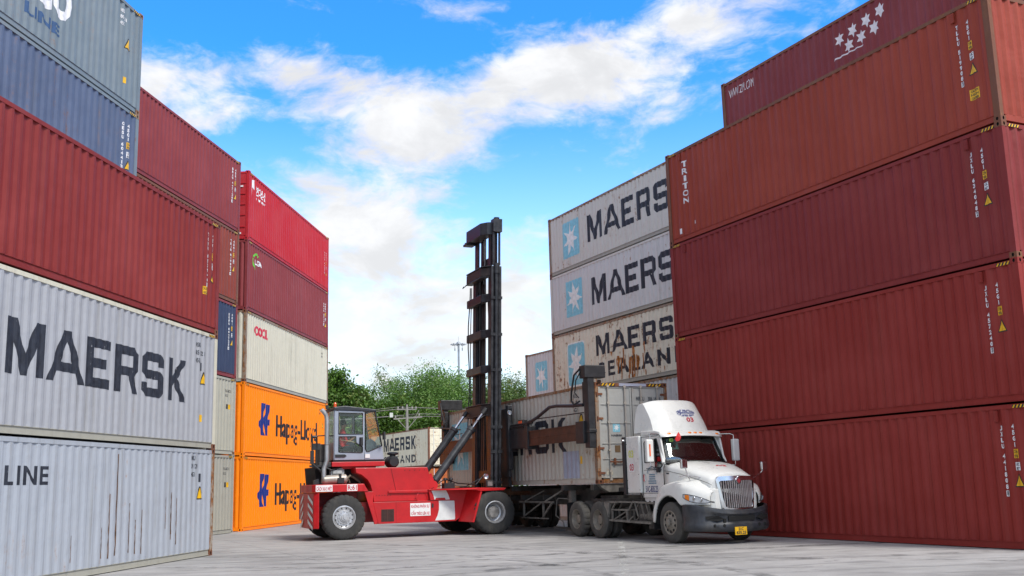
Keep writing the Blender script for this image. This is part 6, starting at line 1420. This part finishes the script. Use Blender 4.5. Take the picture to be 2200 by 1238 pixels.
tree(-10.9, 96, 9.7, 5.6, 13, LM_A, 'green tree behind the concrete utility pole', dens=1.2, leaf=.18)
tree(-13.6, 108, 13.2, 4.6, 14, LM_D, 'thin dark tree poking above the others, behind the bright green tree', 'feather', dens=.6, sp=.5)
tree(-16.2, 108, 11.0, 4.5, 19, LM_D, 'small dull tree between the dark broadleaf tree and the thin dark one', 'feather', dens=.6, sp=.5)
tree(-8.0, 101, 13.0, 7.6, 15, LM_C, 'tall feathery light green tree left of the mast', 'feather', dens=1.7, leaf=.16, sp=.55)
tree(-10.9, 102, 11.4, 5.6, 16, LM_C, 'feathery pale tree left of the tallest one', 'feather', dens=1.1, leaf=.16, sp=.5)
tree(-4.7, 97, 10.8, 6.4, 17, LM_C, 'dusty green tree directly behind the mast and the lamp pole', 'feather', dens=1.7, leaf=.16)
tree(-.95, 98, 11.4, 6.0, 18, LM_D, 'dusty tree with reddish tips right of the mast', 'feather', dens=1.8, leaf=.16)
tree(2.6, 94, 11.4, 5.8, 20, LM_B, 'green tree half hidden behind the white star container', 'feather', dens=1.0, leaf=.17)
tree(-6.6, 94, 9.2, 5.4, 22, LM_A, 'low deep green tree behind the left grab post of the handler', dens=1.2, leaf=.17)
tree(-19.5, 90, 11.5, 6.5, 21, LM_A, 'dark tree mostly hidden behind the orange stack', dens=.8)
# hedge-like far wood behind, one mass
lob = [(-60+i*6+random.uniform(-1, 1), random.uniform(-3, 3), random.uniform(2.5, 5.2), 4.5, 3.2, 3.2) for i in range(26)]
me = crown_mesh(77, lob, 1500, 36, .30, .8, 'round'); me.materials.append(LM_B); o = link('far_woodland', me); o.location = (34, 112, 1.0); tag(o, 'dark band of far woodland behind the trees', 'woodland', kind='stuff')

# ------------------------------------------------------------------ poles
M_GALV = simple('galvanised_steel', (.30, .33, .36), .5, .3, .1, 3); M_CONC = simple('pole_concrete', (.22, .21, .19), .85, 0, .15, 4, .2)
HM = thing('light_mast', 'tall grey light mast with a ring of floodlights, above the trees left of the mast', 'light mast', (-7.45, 140, 0))
zt = 20.3
mb = MB(); mb.tube([(0, 0, 0), (0, 0, zt)], [.22, .13], 14); mb.build('pole', M_GALV, HM, smooth=True)
mb = MB(); mb.lathe([(.001, .40), (.22, .36), (.30, .15), (.2, 0), (.001, -.05)], (0, 0, zt), 16, 'z'); mb.tube([(0, 0, zt+.3), (0, 0, zt+1.1)], .02)
for i in range(8): a = R(45*i); mb.bar((.2*math.cos(a), .2*math.sin(a), zt+.08), (.78*math.cos(a), .78*math.sin(a), zt+.04), .06, .06)
mb.build('lamp_ring', M_GALV, HM, smooth=True)
for i in range(8):
    a = R(45*i+8); mb = MB(); mb.lathe([(.001, .12), (.20, .09), (.27, -.05), (.001, -.06)], (.85*math.cos(a), .85*math.sin(a), zt+.02), 10, 'z'); mb.build('floodlight', M_GALV, HM, smooth=True)
for s in (-.5, .5): mb = MB(); mb.tube([(s, 0, zt), (s*1.0, 0, zt-.5)], .03); mb.box(s-.06, s+.06, -.06, .06, zt-.85, zt-.5); mb.build('hanging_hook', M_STEEL, HM)
UP = thing('utility_pole', 'concrete utility pole with cross arm and wires above the cream container', 'utility pole', (-9.12, 88, 0), R(12)); UP.scale = (1.08, 1.08, 1.08)
mb = MB(); mb.tube([(0, 0, 0), (0, 0, 7.55)], [.17, .10], 12); mb.build('pole', M_CONC, UP, smooth=True)
mb = MB(); mb.bar((-.1, 0, 6.55), (0, 0, 5.6), .06, .06); mb.bar((-1.05, 0, 6.62), (1.2, 0, 6.75), .09, .10); mb.bar((-.75, 0, 6.6), (0, 0, 5.8), .05, .05); mb.bar((.95, 0, 6.9), (0, 0, 5.8), .05, .05); mb.bar((.5, 0, 6.5), (.95, 0, 7.3), .04, .04); mb.bar((-.8, 0, 7.35), (.75, 0, 7.35), .08, .08); mb.build('cross_arm', M_CONC, UP)
mb = MB()
for x, z in ((-.7, 7.4), (-.35, 7.4), (0, 7.55), (.4, 7.4), (.7, 7.4), (.95, 6.85), (-.9, 6.7)): mb.lathe([(.05, 0), (.075, .06), (.04, .12), (.07, .17), (.001, .2)], (x, 0, z), 8, 'z')
mb.build('insulator', simple('insulator_pale', (.3, .28, .26), .4), UP)
mb = MB(); mb.box(-1.35, -1.1, -.1, .1, 6.75, 7.1); mb.build('junction_box', simple('box_pale', (.5, .52, .48), .6), UP)
mb = MB()
for x, z in ((-.7, 7.55), (.7, 7.5), (.95, 7.0), (-.9, 6.85), (.4, 7.5)):
    for ex, ey, ez in ((26, 6, 8.6), (-24, 4, 7.4)): mb.tube([(x+(ex-x)*q, ey*q, z+(ez-z)*q-2.2*q*(1-q)) for q in [i/10 for i in range(11)]], .018, 4)
mb.build('wire', M_STEEL, UP)
